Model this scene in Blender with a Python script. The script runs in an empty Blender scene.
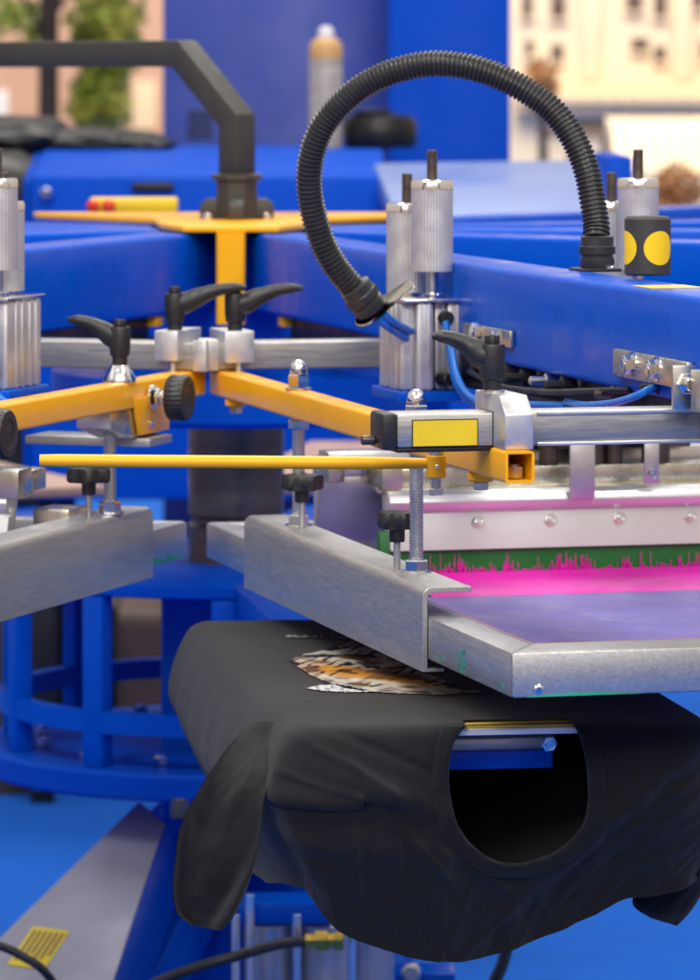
import bpy, bmesh, math, random
from mathutils import Vector, Matrix, noise
rnd = random.Random(11)
V = Vector
sin, cos, pi = math.sin, math.cos, math.pi
scene = bpy.context.scene
COL = scene.collection

# ---------------------------------------------------------------- survey of the place
F, CX, HY = 4600.0, 350.0, 77.0          # focal length, principal column, horizon row of the photo
CEN = (-0.173, 7.0)                      # vertical axis of the rotary press
FLOOR = -1.55


def PX(x, y, Y):
    return V(((x - CX) / F * Y, Y, -(y - HY) / F * Y))


class Frame:
    """radial frame about the press axis: t sideways, r outwards; frame space = (t, -r, z)"""
    def __init__(s, deg):
        s.a = math.radians(deg)
        s.d = (sin(s.a), -cos(s.a)); s.T = (cos(s.a), sin(s.a))

    def world(s, v):
        t, r, z = v[0], -v[1], v[2]
        return V((CEN[0] + s.d[0] * r + s.T[0] * t, CEN[1] + s.d[1] * r + s.T[1] * t, z))

    def rt(s, X, Y):
        a, b = X - CEN[0], Y - CEN[1]
        return a * s.T[0] + b * s.T[1], a * s.d[0] + b * s.d[1]

    def at_z(s, x, y, z):
        Y = -z * F / (y - HY); X = (x - CX) / F * Y
        return s.rt(X, Y)

    def at_r(s, x, y, r):
        u = (x - CX) / F
        t = (u * (CEN[1] + s.d[1] * r) - CEN[0] - s.d[0] * r) / (s.T[0] - u * s.T[1])
        Y = CEN[1] + s.d[1] * r + s.T[1] * t
        return t, -(y - HY) / F * Y

    def at_t(s, x, y, t):
        u = (x - CX) / F
        r = (u * (CEN[1] + s.T[1] * t) - CEN[0] - s.T[0] * t) / (s.d[0] - u * s.d[1])
        Y = CEN[1] + s.d[1] * r + s.T[1] * t
        return r, -(y - HY) / F * Y


class WorldFrame:
    a = 0.0
    def world(s, v): return V(v)


STEP = 360 / 11
FR = Frame(14.46)
FL = Frame(14.46 - STEP)
FP = Frame(8.4)
W0 = WorldFrame()


def H(t, r, z): return V((t, -r, z))


# ---------------------------------------------------------------- materials
def mat(name, col, rough=.4, metal=0., var=.12, vscale=9., bump=0., bscale=60., coat=0., rvar=.12, stretch=None, sheen=0., spec=.5, wear=None, wscale=4.):
    m = bpy.data.materials.new(name); m.use_nodes = True
    nt = m.node_tree; N = nt.nodes; L = nt.links
    b = N['Principled BSDF']
    tc = N.new('ShaderNodeTexCoord'); mp = N.new('ShaderNodeMapping')
    L.new(tc.outputs['Object'], mp.inputs['Vector'])
    if stretch: mp.inputs['Scale'].default_value = stretch
    n = N.new('ShaderNodeTexNoise'); n.inputs['Scale'].default_value = vscale; n.inputs['Detail'].default_value = 7; n.inputs['Roughness'].default_value = .62
    L.new(mp.outputs[0], n.inputs['Vector'])
    r = N.new('ShaderNodeValToRGB'); c = r.color_ramp
    c.elements[0].position = .3; c.elements[1].position = .7
    lo = [max(0, v * (1 - var)) for v in col]; hi = [min(1, v * (1 + var)) for v in col]
    c.elements[0].color = (*lo, 1); c.elements[1].color = (*hi, 1)
    L.new(n.outputs['Fac'], r.inputs['Fac'])
    out = r.outputs['Color']
    if wear:
        n3 = N.new('ShaderNodeTexNoise'); n3.inputs['Scale'].default_value = wscale; n3.inputs['Detail'].default_value = 10; n3.inputs['Roughness'].default_value = .7
        L.new(tc.outputs['Object'], n3.inputs['Vector'])
        r3 = N.new('ShaderNodeValToRGB'); r3.color_ramp.elements[0].position = wear[1]; r3.color_ramp.elements[1].position = wear[1] + .07
        L.new(n3.outputs['Fac'], r3.inputs['Fac'])
        mx = N.new('ShaderNodeMix'); mx.data_type = 'RGBA'
        L.new(r3.outputs['Color'], mx.inputs['Factor']); L.new(out, mx.inputs['A']); mx.inputs['B'].default_value = (*wear[0], 1)
        out = mx.outputs['Result']
    L.new(out, b.inputs['Base Color'])
    n2 = N.new('ShaderNodeTexNoise'); n2.inputs['Scale'].default_value = vscale * 2.3; n2.inputs['Detail'].default_value = 6
    L.new(mp.outputs[0], n2.inputs['Vector'])
    mr = N.new('ShaderNodeMapRange'); mr.inputs['From Min'].default_value = .3; mr.inputs['From Max'].default_value = .7
    mr.inputs['To Min'].default_value = max(.03, rough - rvar); mr.inputs['To Max'].default_value = min(1, rough + rvar)
    L.new(n2.outputs['Fac'], mr.inputs['Value']); L.new(mr.outputs[0], b.inputs['Roughness'])
    b.inputs['Metallic'].default_value = metal
    b.inputs['Specular IOR Level'].default_value = spec
    b.inputs['Coat Weight'].default_value = coat; b.inputs['Coat Roughness'].default_value = .12
    b.inputs['Sheen Weight'].default_value = sheen; b.inputs['Sheen Roughness'].default_value = .5
    if bump:
        nb = N.new('ShaderNodeTexNoise'); nb.inputs['Scale'].default_value = bscale; nb.inputs['Detail'].default_value = 5
        L.new(mp.outputs[0], nb.inputs['Vector'])
        bp = N.new('ShaderNodeBump'); bp.inputs['Strength'].default_value = bump; bp.inputs['Distance'].default_value = .002
        L.new(nb.outputs['Fac'], bp.inputs['Height']); L.new(bp.outputs[0], b.inputs['Normal'])
    return m


M = {}
M['blue'] = mat('blue_paint', (.0002, .078, .53), .3, var=.08, vscale=5, bump=.04, bscale=140, spec=.10, wear=((.06, .15, .50), .74), wscale=34)
M['blue_far'] = mat('blue_panel_paint', (.0002, .068, .52), .5, spec=.08, var=.06, vscale=2)
M['blue_dull'] = mat('dull_blue_panel_paint', (.018, .052, .33), .5, var=.06, vscale=2)
M['yellow'] = mat('amber_paint', (.92, .42, .003), .32, var=.03, vscale=4, coat=.08, spec=.4)
M['alu'] = mat('aluminium', (.66, .66, .66), .36, 1., var=.1, vscale=12, bump=.06, bscale=90)
M['alu_brush'] = mat('brushed_aluminium', (.40, .39, .37), .44, .8, var=.16, vscale=30, bump=.1, bscale=60, stretch=(.4, 6, 6))
M['alu_pale'] = mat('satin_aluminium', (.62, .62, .62), .42, .75, var=.1, vscale=20, bump=.06, bscale=150)
M['alu_white'] = mat('pale_anodised_aluminium', (.66, .68, .69), .34, .6, var=.03, vscale=8, rvar=.04)
M['cast'] = mat('scratched_aluminium', (.45, .45, .445), .45, .75, var=.13, vscale=22, bump=.10, bscale=50, wear=((.72, .72, .70), .655), wscale=130, rvar=.10, stretch=(9, .7, 9))
M['zinc'] = mat('zinc_plate', (.60, .57, .48), .32, .95, var=.14, vscale=18, bump=.05)
M['steel'] = mat('dark_steel', (.15, .125, .105), .34, .9, var=.25, vscale=7, stretch=(1, 1, 5))
M['rod'] = mat('galvanised_steel', (.62, .63, .62), .3, 1., var=.1)
M['chrome'] = mat('bright_chrome', (.82, .82, .82), .12, 1., var=.03, rvar=.05)
M['black'] = mat('black_plastic', (.014, .014, .015), .42, var=.25, vscale=40, bump=.15, bscale=300)
M['rubber'] = mat('black_rubber', (.026, .026, .027), .36, var=.2, vscale=30)
M['charcoal'] = mat('charcoal_paint', (.035, .034, .032), .5, var=.12, vscale=18, bump=.1, bscale=160)
M['dark'] = mat('black_metal', (.012, .012, .013), .4, .3, var=.2)
M['shirt'] = mat('black_cotton', (.0068, .0068, .0092), .93, var=.45, vscale=420, bump=.6, bscale=900, sheen=.12, wear=((.075, .075, .08), .745), wscale=210, spec=.2)
M['rib'] = mat('black_rib_knit', (.0068, .0068, .0092), .95, var=.3, vscale=300, bump=.4, bscale=800, sheen=.10, spec=.2)
M['green'] = mat('green_blade', (.004, .16, .02), .35, var=.12)
M['ink'] = mat('magenta_ink', (.74, .018, .43), .42, var=.05, vscale=12, rvar=.04, spec=.35)
M['mesh'] = mat('purple_screen_mesh', (.14, .11, .42), .42, var=.2, vscale=5, bump=.05, bscale=800, wear=((.24, .23, .40), .58), wscale=5)
M['wood'] = mat('yellowed_board', (.62, .42, .05), .5)
M['white'] = mat('white_coating', (.75, .75, .75), .4, var=.05)
M['label'] = mat('yellow_sticker', (.78, .56, .02), .35, var=.04)
M['ylabel'] = mat('printed_yellow_sticker', (.72, .56, .02), .4, var=.06)
M['ydot'] = mat('yellow_dot', (.86, .57, .01), .35, var=.03)
M['red'] = mat('red_lamp_lens', (.75, .05, .015), .3, var=.03)
M['airblue'] = mat('blue_air_tube', (.01, .16, .62), .25, var=.05)
M['brass'] = mat('brass', (.70, .48, .08), .3, .9, var=.1)
M['carpet'] = mat('blue_carpet', (.012, .125, .58), .95, var=.08, vscale=3, bump=.5, bscale=220, rvar=.03, spec=.1)
M['floor'] = mat('beige_hall_floor', (.50, .36, .27), .5, var=.1, vscale=.8)
M['cream'] = mat('cream_plaster', (.82, .66, .45), .9, var=.07, vscale=.7)
M['cream2'] = mat('pale_stone', (.80, .63, .41), .85, var=.08, vscale=1.2)
M['window'] = mat('dark_window_glass', (.10, .06, .045), .3, var=.3, vscale=6)
M['pink'] = mat('pink_plaster', (.58, .36, .25), .9, var=.16, vscale=1.3)
M['bark'] = mat('dark_bark', (.045, .030, .024), .9, var=.3, vscale=6, bump=.6, bscale=20)
M['leaf'] = mat('green_leaf', (.22, .27, .02), .55, var=.5, vscale=1.5)
M['leaf2'] = mat('olive_leaf', (.34, .33, .05), .55, var=.4, vscale=1.5)
M['rust'] = mat('orange_terracotta', (.34, .15, .055), .8, var=.35, vscale=5)
M['brown'] = mat('brown_wrapping', (.16, .10, .075), .6, var=.35, vscale=4)
M['canorange'] = mat('orange_can_top', (.60, .34, .12), .4, var=.05)
M['canlabel'] = mat('grey_can_label', (.36, .33, .31), .4, var=.35, vscale=14, stretch=(1, 1, 5))
M['residue'] = mat('teal_emulsion', (.02, .33, .22), .6, var=.3)
M['copper'] = mat('dried_amber_ink', (.45, .22, .08), .5, var=.3)



# ---------------------------------------------------------------- mesh helpers (all in frame space)
def merge(bm, tmp):
    me = bpy.data.meshes.new('tmp'); tmp.to_mesh(me); tmp.free()
    bm.from_mesh(me); bpy.data.meshes.remove(me)


def do_bevel(tmp, bev, seg=2):
    if bev <= 0: return
    bmesh.ops.recalc_face_normals(tmp, faces=tmp.faces[:])
    ed = [e for e in tmp.edges if len(e.link_faces) == 2 and e.calc_face_angle(0) > .5]
    bmesh.ops.bevel(tmp, geom=ed, offset=bev, segments=seg, affect='EDGES', profile=.5, clamp_overlap=True)


def prism(bm, poly, o, U, Vv, N, bev=0., seg=2):
    """polygon (u,v) placed at o + u U + v V, extruded by vector N"""
    t = bmesh.new()
    a = [t.verts.new(o + U * u + Vv * v) for u, v in poly]
    b = [t.verts.new(x.co + N) for x in a]
    n = len(a)
    t.faces.new(a); t.faces.new(b[::-1])
    for i in range(n): t.faces.new((a[i], b[i], b[(i + 1) % n], a[(i + 1) % n]))
    do_bevel(t, bev, seg); merge(bm, t)


def box(bm, c, s, bev=.002, rot=None, seg=2):
    c = V(c); R = rot.to_3x3() if rot else Matrix.Identity(3)
    x, y, z = [R @ V(v) for v in ((s[0], 0, 0), (0, s[1], 0), (0, 0, s[2]))]
    prism(bm, [(-.5, -.5), (.5, -.5), (.5, .5), (-.5, .5)], c - z / 2, x, y, z, bev, seg)


def bx(bm, t0, t1, r0, r1, z0, z1, bev=.002):
    box(bm, ((t0 + t1) / 2, -(r0 + r1) / 2, (z0 + z1) / 2), (abs(t1 - t0), abs(r1 - r0), abs(z1 - z0)), bev)


def rrect(w, h, rad, n=3):
    pts = []
    for cx, cy, a0 in ((w / 2 - rad, h / 2 - rad, 0), (-w / 2 + rad, h / 2 - rad, 90), (-w / 2 + rad, -h / 2 + rad, 180), (w / 2 - rad, -h / 2 + rad, 270)):
        for i in range(n + 1):
            a = math.radians(a0 + 90 * i / n); pts.append((cx + rad * cos(a), cy + rad * sin(a)))
    return pts


def rtube(bm, a, b, w, h, rad=.004, wall=None, up=V((0, 0, 1))):
    """rounded rectangular tube from a to b"""
    a, b = V(a), V(b); N = (b - a).normalized(); S = N.cross(up).normalized(); U = S.cross(N)
    o = rrect(w, h, rad)
    def ring(p, q): return [bm.verts.new(p + S * x + U * y) for x, y in q]
    A, B = ring(a, o), ring(b, o); n = len(o)
    for i in range(n): bm.faces.new((A[i], B[i], B[(i + 1) % n], A[(i + 1) % n]))
    if wall:
        q = rrect(w - 2 * wall, h - 2 * wall, max(.0005, rad - wall))
        C, D = ring(a, q), ring(b, q)
        for i in range(n):
            j = (i + 1) % n
            bm.faces.new((C[j], D[j], D[i], C[i])); bm.faces.new((A[j], C[j], C[i], A[i])); bm.faces.new((B[i], D[i], D[j], B[j]))
    else:
        bm.faces.new(A[::-1]); bm.faces.new(B)


def basis(axis):
    ax = V(axis).normalized()
    x = ax.orthogonal().normalized() if abs(ax.z) < .999 else V((1, 0, 0))
    return x, ax.cross(x).normalized(), ax


def lathe(bm, base, axis, prof, seg=28, lobes=None, phase=0.):
    x, y, ax = basis(axis); base = V(base); rings = []
    for rad, h in prof:
        row = []
        for i in range(seg):
            a = 2 * pi * i / seg + phase
            q = rad * (1 + lobes[1] * cos(lobes[0] * a)) if lobes else rad
            row.append(bm.verts.new(base + ax * h + x * (q * cos(a)) + y * (q * sin(a))))
        rings.append(row)
    for A, B in zip(rings, rings[1:]):
        for i in range(seg): bm.faces.new((A[i], A[(i + 1) % seg], B[(i + 1) % seg], B[i]))
    bm.faces.new(rings[0][::-1]); bm.faces.new(rings[-1])


def cyl(bm, base, axis, r, h, ch=.001, seg=28):
    lathe(bm, base, axis, [(r - ch, 0), (r, ch), (r, h - ch), (r - ch, h)], seg)


def hexnut(bm, base, r, h, axis=(0, 0, 1), phase=.3):
    lathe(bm, base, axis, [(r * .88, 0), (r, h * .12), (r, h * .88), (r * .88, h)], 6, phase=phase)
    cyl(bm, V(base) + V(axis) * h, axis, r * .62, h * .18, seg=16)


def thread(bm, base, axis, r, h, pitch=.003, seg=18):
    n = int(h / pitch); prof = []
    for i in range(n):
        prof += [(r, i * pitch), (r, i * pitch + pitch * .35), (r * .86, i * pitch + pitch * .6), (r * .86, i * pitch + pitch * .8)]
    prof.append((r, n * pitch)); lathe(bm, base, axis, prof, seg)


def sweep(bm, pts, ra, rb=None, seg=20, up=V((0, 1, 0)), cap=True):
    pts = [V(p) for p in pts]; n = len(pts)
    if not hasattr(ra, '__len__'): ra = [ra] * n
    rb = rb if rb is not None else ra
    if not hasattr(rb, '__len__'): rb = [rb] * n
    rows = []
    for i, p in enumerate(pts):
        tg = (pts[min(i + 1, n - 1)] - pts[max(i - 1, 0)]).normalized()
        s = tg.cross(up)
        s = s.normalized() if s.length > 1e-5 else tg.orthogonal().normalized()
        u = s.cross(tg).normalized()
        rows.append([bm.verts.new(p + s * (ra[i] * cos(2 * pi * k / seg)) + u * (rb[i] * sin(2 * pi * k / seg))) for k in range(seg)])
    for A, B in zip(rows, rows[1:]):
        for k in range(seg): bm.faces.new((A[k], A[(k + 1) % seg], B[(k + 1) % seg], B[k]))
    if cap: bm.faces.new(rows[0][::-1]); bm.faces.new(rows[-1])


def spline(pts, n):
    """Catmull-Rom through pts, n samples evenly spaced in length"""
    P = [V(p) for p in pts]; P = [P[0] * 2 - P[1]] + P + [P[-1] * 2 - P[-2]]; d = []
    for i in range(1, len(P) - 2):
        for k in range(24):
            t = k / 24; a, b, c, e = P[i - 1], P[i], P[i + 1], P[i + 2]
            d.append(.5 * ((2 * b) + (c - a) * t + (2 * a - 5 * b + 4 * c - e) * t * t + (3 * b - a - 3 * c + e) * t ** 3))
    d.append(P[-2]); L = [0]
    for a, b in zip(d, d[1:]): L.append(L[-1] + (b - a).length)
    out = []; j = 0
    for i in range(n):
        q = L[-1] * i / (n - 1)
        while j < len(L) - 2 and L[j + 1] < q: j += 1
        f = (q - L[j]) / max(1e-9, L[j + 1] - L[j]); out.append(d[j].lerp(d[j + 1], min(1, f)))
    return out


def interp(x, pts):
    if x <= pts[0][0]: return pts[0][1]
    for (a, p), (b, q) in zip(pts, pts[1:]):
        if x <= b:
            f = (x - a) / (b - a); f = f * f * (3 - 2 * f); return p + (q - p) * f
    return pts[-1][1]


# ---------------------------------------------------------------- object helpers
def finish(name, bm, m, parent=None, org=V((0, 0, 0)), smooth=.6, recalc=True, label=None):
    for v in bm.verts: v.co -= org
    if recalc: bmesh.ops.recalc_face_normals(bm, faces=bm.faces[:])
    for f in bm.faces: f.smooth = True
    for e in bm.edges:
        if len(e.link_faces) == 2 and e.calc_face_angle(0) > smooth: e.smooth = False
    me = bpy.data.meshes.new(name); bm.to_mesh(me); bm.free()
    o = bpy.data.objects.new(name, me); COL.objects.link(o)
    for mm in (m if isinstance(m, (list, tuple)) else [m]): me.materials.append(mm)
    if parent: o.parent = parent
    if label: o['label'] = label
    return o


class Thing:
    """an Empty at the thing's base; parts are given in frame space"""
    def __init__(s, name, label, cat, frame=W0, base=(0, 0, 0), group=None):
        s.fr, s.org = frame, V(base)
        s.o = bpy.data.objects.new(name, None); COL.objects.link(s.o); s.o.empty_display_size = .05
        s.o.location = frame.world(s.org); s.o.rotation_euler = (0, 0, frame.a)
        s.o['label'] = label; s.o['category'] = cat
        if group: s.o['group'] = group

    def part(s, name, fn, m, parent=None, **k):
        bm = bmesh.new(); fn(bm)
        return finish(name, bm, m, parent or s.o, s.org, **k)


def parts(T, name, fns, m, **k):
    return [T.part(name, f, m, **k) for f in fns]


def single(name, label, cat, fn, m, frame=W0, base=(0, 0, 0), group=None, kind=None, **k):
    bm = bmesh.new(); fn(bm)
    o = finish(name, bm, m, None, V(base), **k)
    o.location = frame.world(V(base)); o.rotation_euler = (0, 0, frame.a)
    if kind: o['kind'] = kind
    if label: o['label'] = label
    if cat: o['category'] = cat
    if group: o['group'] = group
    return o


def dup(src, frame, base, label, group=None):
    """copy of a thing, its parts and sub-parts"""
    r = src.copy(); COL.objects.link(r)
    r.location = frame.world(V(base)); r.rotation_euler = (0, 0, frame.a); r['label'] = label
    if group: r['group'] = group
    for ch in list(src.children):
        c = ch.copy(); COL.objects.link(c); c.parent = r
        for g in list(ch.children):
            d = g.copy(); COL.objects.link(d); d.parent = c
    return r


def structure(name, fn, m):
    bm = bmesh.new(); fn(bm); o = finish(name, bm, m); o['kind'] = 'structure'; return o


# ---------------------------------------------------------------- the setting
structure('floor', lambda b: box(b, (0, 60, FLOOR - .05), (240, 240, .1), 0), M['floor'])
structure('carpet', lambda b: box(b, (0, 8.4, FLOOR + .0), (30, 31, .012), 0), M['carpet'])


def wall_with(bm, x0, x1, Y, z0, z1, depth=.6):
    box(bm, ((x0 + x1) / 2, Y + depth / 2, (z0 + z1) / 2), (x1 - x0, depth, z1 - z0), .02)


# cream facade far behind, right
YB = 24.0
def fx(x, Y=YB): return (x - CX) / F * Y
def fz(y, Y=YB): return -(y - HY) / F * Y
T = Thing('cream_building', 'cream plastered building with small dark windows and a stone ledge far behind the press', 'building', W0, (fx(640), YB, FLOOR))
T.part('wall', lambda b: wall_with(b, fx(505), fx(1100), YB, FLOOR, 3.0), M['cream'])
for (x0, x1, y0, y1) in ((522, 532, -6, 17), (551, 565, -6, 18), (551, 563, 44, 62), (525, 533, 40, 56), (626, 642, -8, 11), (654, 666, -8, 17), (631, 648, 38, 51), (654, 665, 46, 62), (700, 712, 40, 60), (690, 703, -8, 10), (735, 748, 40, 60), (770, 784, 40, 60)):
    w = T.part('window', lambda b: box(b, (fx((x0 + x1) / 2), YB - .004, fz((y0 + y1) / 2)), (fx(x1) - fx(x0), .03, fz(y0) - fz(y1)), .002), M['window'])
    T.part('sill', lambda b: box(b, (fx((x0 + x1) / 2), YB - .02, fz(y1) - .006), (fx(x1) - fx(x0) + .02, .06, .014), .002), M['cream2'], parent=w)
def ledge(b):
    for (y0, y1, d) in ((82, 86, .06), (86, 93, .12), (93, 104, .2), (104, 112, .16), (112, 118, .10)):
        wall_with(b, fx(515), fx(1100), YB - d, fz(y1), fz(y0), d - .004)
    for i in range(16):
        x = 545 + i * 17
        box(b, (fx(x), YB - .22, fz(98)), (.025, .05, .05), .004)
T.part('ledge', ledge, M['cream2'])
for x in (590, 682): T.part('pilaster', lambda b: box(b, (fx(x), YB - .02, fz(20)), (.10, .05, fz(-40) - fz(81)), .01), M['cream2'])

# pale awning and things in front of that building
YA = 20.0
def awn(b):
    for i in range(9):
        x0 = 612 + i * 14
        prism(b, [(0, fz(128, YA)), (.5, fz(125, YA) + .03), (.5, fz(135, YA)), (-.18, fz(176, YA)), (-.25, fz(172, YA))], V((fx(x0, YA), YA, 0)), V((0, 1, 0)), V((0, 0, 1)), V((14 / F * YA * .93, 0, 0)), .004)
T = Thing('awning', 'pale cream ribbed awning sloping in front of the cream building', 'awning', W0, (fx(660, YA), YA, FLOOR))
T.part('canopy', awn, M['cream'])
for x in (616, 735): T.part('support_post', lambda b: cyl(b, (fx(x, YA), YA - .1, FLOOR), (0, 0, 1), .02, fz(172, YA) - FLOOR, .002, 12), M['cream2'])
T = Thing('bench', 'dark wooden bench against the cream building beyond the corrugated hose', 'bench', W0, (fx(590, 21), 21, FLOOR))
T.part('seat', lambda b: box(b, (fx(588, 21), 21, fz(133, 21)), (.36, .3, .04), .008), M['brown'])
T.part('backrest', lambda b: box(b, (fx(590, 21), 21.14, fz(126, 21)), (.3, .03, .05), .006), M['dark'])
for x in (572, 606):
    T.part('leg', lambda b: box(b, (fx(x, 21), 21, (FLOOR + fz(136, 21)) / 2), (.03, .26, fz(136, 21) - FLOOR), .004), M['brown'])


def blob(b, c, s, amp=.25, fr=2.2, sub=4, seed=0.):
    t = bmesh.new(); bmesh.ops.create_icosphere(t, subdivisions=sub, radius=1)
    for v in t.verts:
        k = 1 + amp * noise.noise(v.co * fr + V((seed, seed * 2, 0))) + amp * .4 * noise.noise(v.co * fr * 3 + V((seed, 0, 7)))
        v.co = V((v.co.x * s[0] * k, v.co.y * s[1] * k, v.co.z * s[2] * k)) + V(c)
    merge(b, t)


def leaves(b, c, s, n, size, seed=0):
    q = random.Random(seed)
    for _ in range(n):
        while True:
            p = V((q.uniform(-1, 1), q.uniform(-1, 1), q.uniform(-1, 1)))
            if .2 < p.length < 1 and noise.noise(p * 2.4 + V((seed, 0, 0))) > -.12: break
        p = V((p.x * s[0], p.y * s[1], p.z * s[2])) + V(c)
        a = V((q.gauss(0, 1), q.gauss(0, 1), q.gauss(0, .6))).normalized(); e = a.orthogonal().normalized()
        k = size * q.uniform(.6, 1.4)
        vs = [b.verts.new(p + a * x * k + e * y * k) for x, y in ((-1, 0), (-.2, .45), (1, 0), (-.2, -.45))]
        b.faces.new(vs)


YT = 17.0
T = Thing('potted_shrub', 'orange leaved shrub in a round terracotta pot before the awning', 'plant', W0, (fx(676, 18), 18, FLOOR))
T.part('pot', lambda b: lathe(b, (fx(676, 18), 18, FLOOR), (0, 0, 1), [(.12, 0), (.16, .5), (.18, .95), (.18, 1.0)], 20), M['rust'])
T.part('foliage', lambda b: (leaves(b, (fx(678, 18), 18, fz(188, 18)), (.10, .1, .10), 320, .022, 5), leaves(b, (fx(665, 18), 18, fz(210, 18)), (.1, .1, .1), 200, .025, 8)), M['rust'], recalc=False)
T = Thing('tall_shrub', 'russet leaved bush standing behind the top of the corrugated hose', 'plant', W0, (fx(541, 19), 19, FLOOR))
T.part('stem', lambda b: sweep(b, [V((fx(541, 19), 19, FLOOR)), V((fx(543, 19), 19, fz(150, 19))), V((fx(541, 19), 19, fz(80, 19)))], [.03, .02, .01], seg=8), M['bark'])
T.part('foliage', lambda b: leaves(b, (fx(541, 19), 19, fz(86, 19)), (.085, .08, .12), 420, .02, 9), M['rust'], recalc=False)

# pink house and tree far behind, left
T = Thing('pink_house', 'weathered pink plaster house wall behind the tree', 'house', W0, (fx(60, 26), 26, FLOOR))
T.part('wall', lambda b: wall_with(b, fx(-320, 26), fx(170, 26), 26, FLOOR, 3.0), M['pink'])
w = T.part('window', lambda b: box(b, (fx(145, 26), 25.99, fz(105, 26)), (.13, .04, .28), .004), M['cream2'])
T.part('door', lambda b: box(b, (fx(2, 26), 25.99, fz(108, 26)), (.07, .04, .2), .004), M['white'])
T = Thing('broadleaf_tree', 'dark trunked green tree behind the charcoal boom', 'tree', W0, (fx(49, YT), YT, FLOOR))
def trunk(b):
    sweep(b, spline([V((fx(46, YT), YT, FLOOR)), V((fx(48, YT), YT, -.5)), V((fx(49, YT), YT, .1)), V((fx(51, YT), YT, .9))], 14), [.05 - .0015 * i for i in range(14)], seg=14)
    for p, q, rr in (((49, 20), (95, -60), .016), ((48, 45), (5, -40), .014), ((50, 60), (110, 10), .012)):
        sweep(b, spline([V((fx(p[0], YT), YT, fz(p[1], YT))), V((fx((p[0] + q[0]) / 2, YT), YT + .05, fz((p[1] + q[1]) / 2 + 4, YT))), V((fx(q[0], YT), YT + .1, fz(q[1], YT)))], 8), [rr * (1 - .08 * i) for i in range(8)], seg=8)
T.part('trunk', trunk, M['bark'])
def crown(b):
    for i, (x, y, sx, sy, n) in enumerate(((104, 18, .15, .22, 560), (96, 98, .11, .15, 420), (26, 26, .06, .12, 110), (115, 60, .08, .12, 140), (110, -50, .2, .2, 300), (2, 12, .05, .10, 80))):
        leaves(b, (fx(x, YT), YT + .15, fz(y, YT)), (sx, .25, sy), n, .03, 20 + i)
T.part('crown', crown, M['leaf'], recalc=False)
def crown2(b):
    for i, (x, y, sx, sy, n) in enumerate(((112, 25, .11, .18, 240), (100, 112, .11, .1, 220))):
        leaves(b, (fx(x, YT), YT + .1, fz(y, YT)), (sx, .2, sy), n, .032, 40 + i)
T.part('crown', crown2, M['leaf2'], recalc=False)

# blue machines standing behind the press
def cab(name, label, x0, x1, y0, y1, Y, depth, m, seams=()):
    T = Thing(name, label, 'cabinet', W0, (fx((x0 + x1) / 2, Y), Y, FLOOR))
    T.part('body', lambda b: box(b, ((fx(x0, Y) + fx(x1, Y)) / 2, Y + depth / 2, (FLOOR + fz(y0, Y)) / 2), (fx(x1, Y) - fx(x0, Y), depth, fz(y0, Y) - FLOOR), .008), m)
    return T
T = cab('machine_cabinet', 'tall dull violet blue machine cabinet behind the spray can', 163, 394, -90, 400, 11.2, .6, M['blue_dull'])
T.part('vent', lambda b: [box(b, (fx(200, 11.2), 11.2, fz(112 + i * 5, 11.2)), (.06, .012, .005), .001) for i in range(6)], M['dark'])
cab('machine_cabinet', 'tall bright blue machine cabinet between the cream building and the violet blue cabinet', 389, 510, -90, 400, 10.9, .5, M['blue_far'])

YC = 9.7
def bench_prof(b, x0, x1, yb, yf, yd=500):
    prism(b, [(YC, fz(yd, YC)), (YC, fz(yf, YC)), (YC + .35, fz(yb, YC + .35)), (YC + .95, fz(yb, YC + .35)), (YC + .95, fz(yd, YC))], V((fx(x0, YC), 0, 0)), V((0, 1, 0)), V((0, 0, 1)), V((fx(x1, YC) - fx(x0, YC), 0, 0)), .012)
T = Thing('dryer_housing', 'long blue machine housing with a sloping top across the back of the press', 'machine', W0, (fx(200, YC), YC, FLOOR))
T.part('housing', lambda b: bench_prof(b, 30, 385, 150, 176), M['blue_far'])
T.part('end_cap', lambda b: prism(b, [(YC + .03, fz(500, YC)), (YC + .03, fz(180, YC)), (YC + .35, fz(153, YC + .35)), (YC + .9, fz(153, YC + .35)), (YC + .9, fz(500, YC))], V((fx(22, YC), 0, 0)), V((0, 1, 0)), V((0, 0, 1)), V((fx(30, YC) - fx(22, YC) - .001, 0, 0)), .01), M['blue_far'])
hd = T.part('handle', lambda b: box(b, (fx(153, YC), YC - .006, fz(187, YC)), (.088, .012, .02), .004), M['dark'])
T.part('knob', lambda b: lathe(b, (fx(47, YC), YC, fz(193, YC)), (0, -1, 0), [(.012, 0), (.014, .01), (.014, .025), (.01, .032)], 18), M['chrome'])  # chrome piece added in place of a bright highlight on the housing
for x in (40, 370):
    for y in (YC + .1, YC + .85): T.part('leg', lambda b: box(b, (fx(x, YC), y, (FLOOR + fz(501, YC)) / 2), (.05, .05, fz(501, YC) - FLOOR), .004), M['dark'])
YD = 9.3
T = Thing('infeed_table', 'pale blue tilted machine panel behind the pair of silver cylinders', 'machine', W0, (fx(500, YD), YD, FLOOR))
def pan(b):
    o = [(fx(398, YD), fz(222, YD)), (fx(628, YD), fz(222, YD)), (fx(610, YD + .5), fz(159, YD + .5)), (fx(374, YD + .5), fz(163, YD + .5))]
    vs = [V((o[0][0], YD, o[0][1])), V((o[1][0], YD, o[1][1])), V((o[2][0], YD + .5, o[2][1])), V((o[3][0], YD + .5, o[3][1]))]
    t = bmesh.new(); A = [t.verts.new(v) for v in vs]; B = [t.verts.new(v + V((0, .01, -.05))) for v in vs]
    t.faces.new(A); t.faces.new(B[::-1])
    for i in range(4): t.faces.new((A[i], B[i], B[(i + 1) % 4], A[(i + 1) % 4]))
    do_bevel(t, .006); merge(b, t)
M['panel'] = mat('pale_blue_panel', (.22, .30, .60), .35, var=.06, vscale=2, coat=.2)
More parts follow.
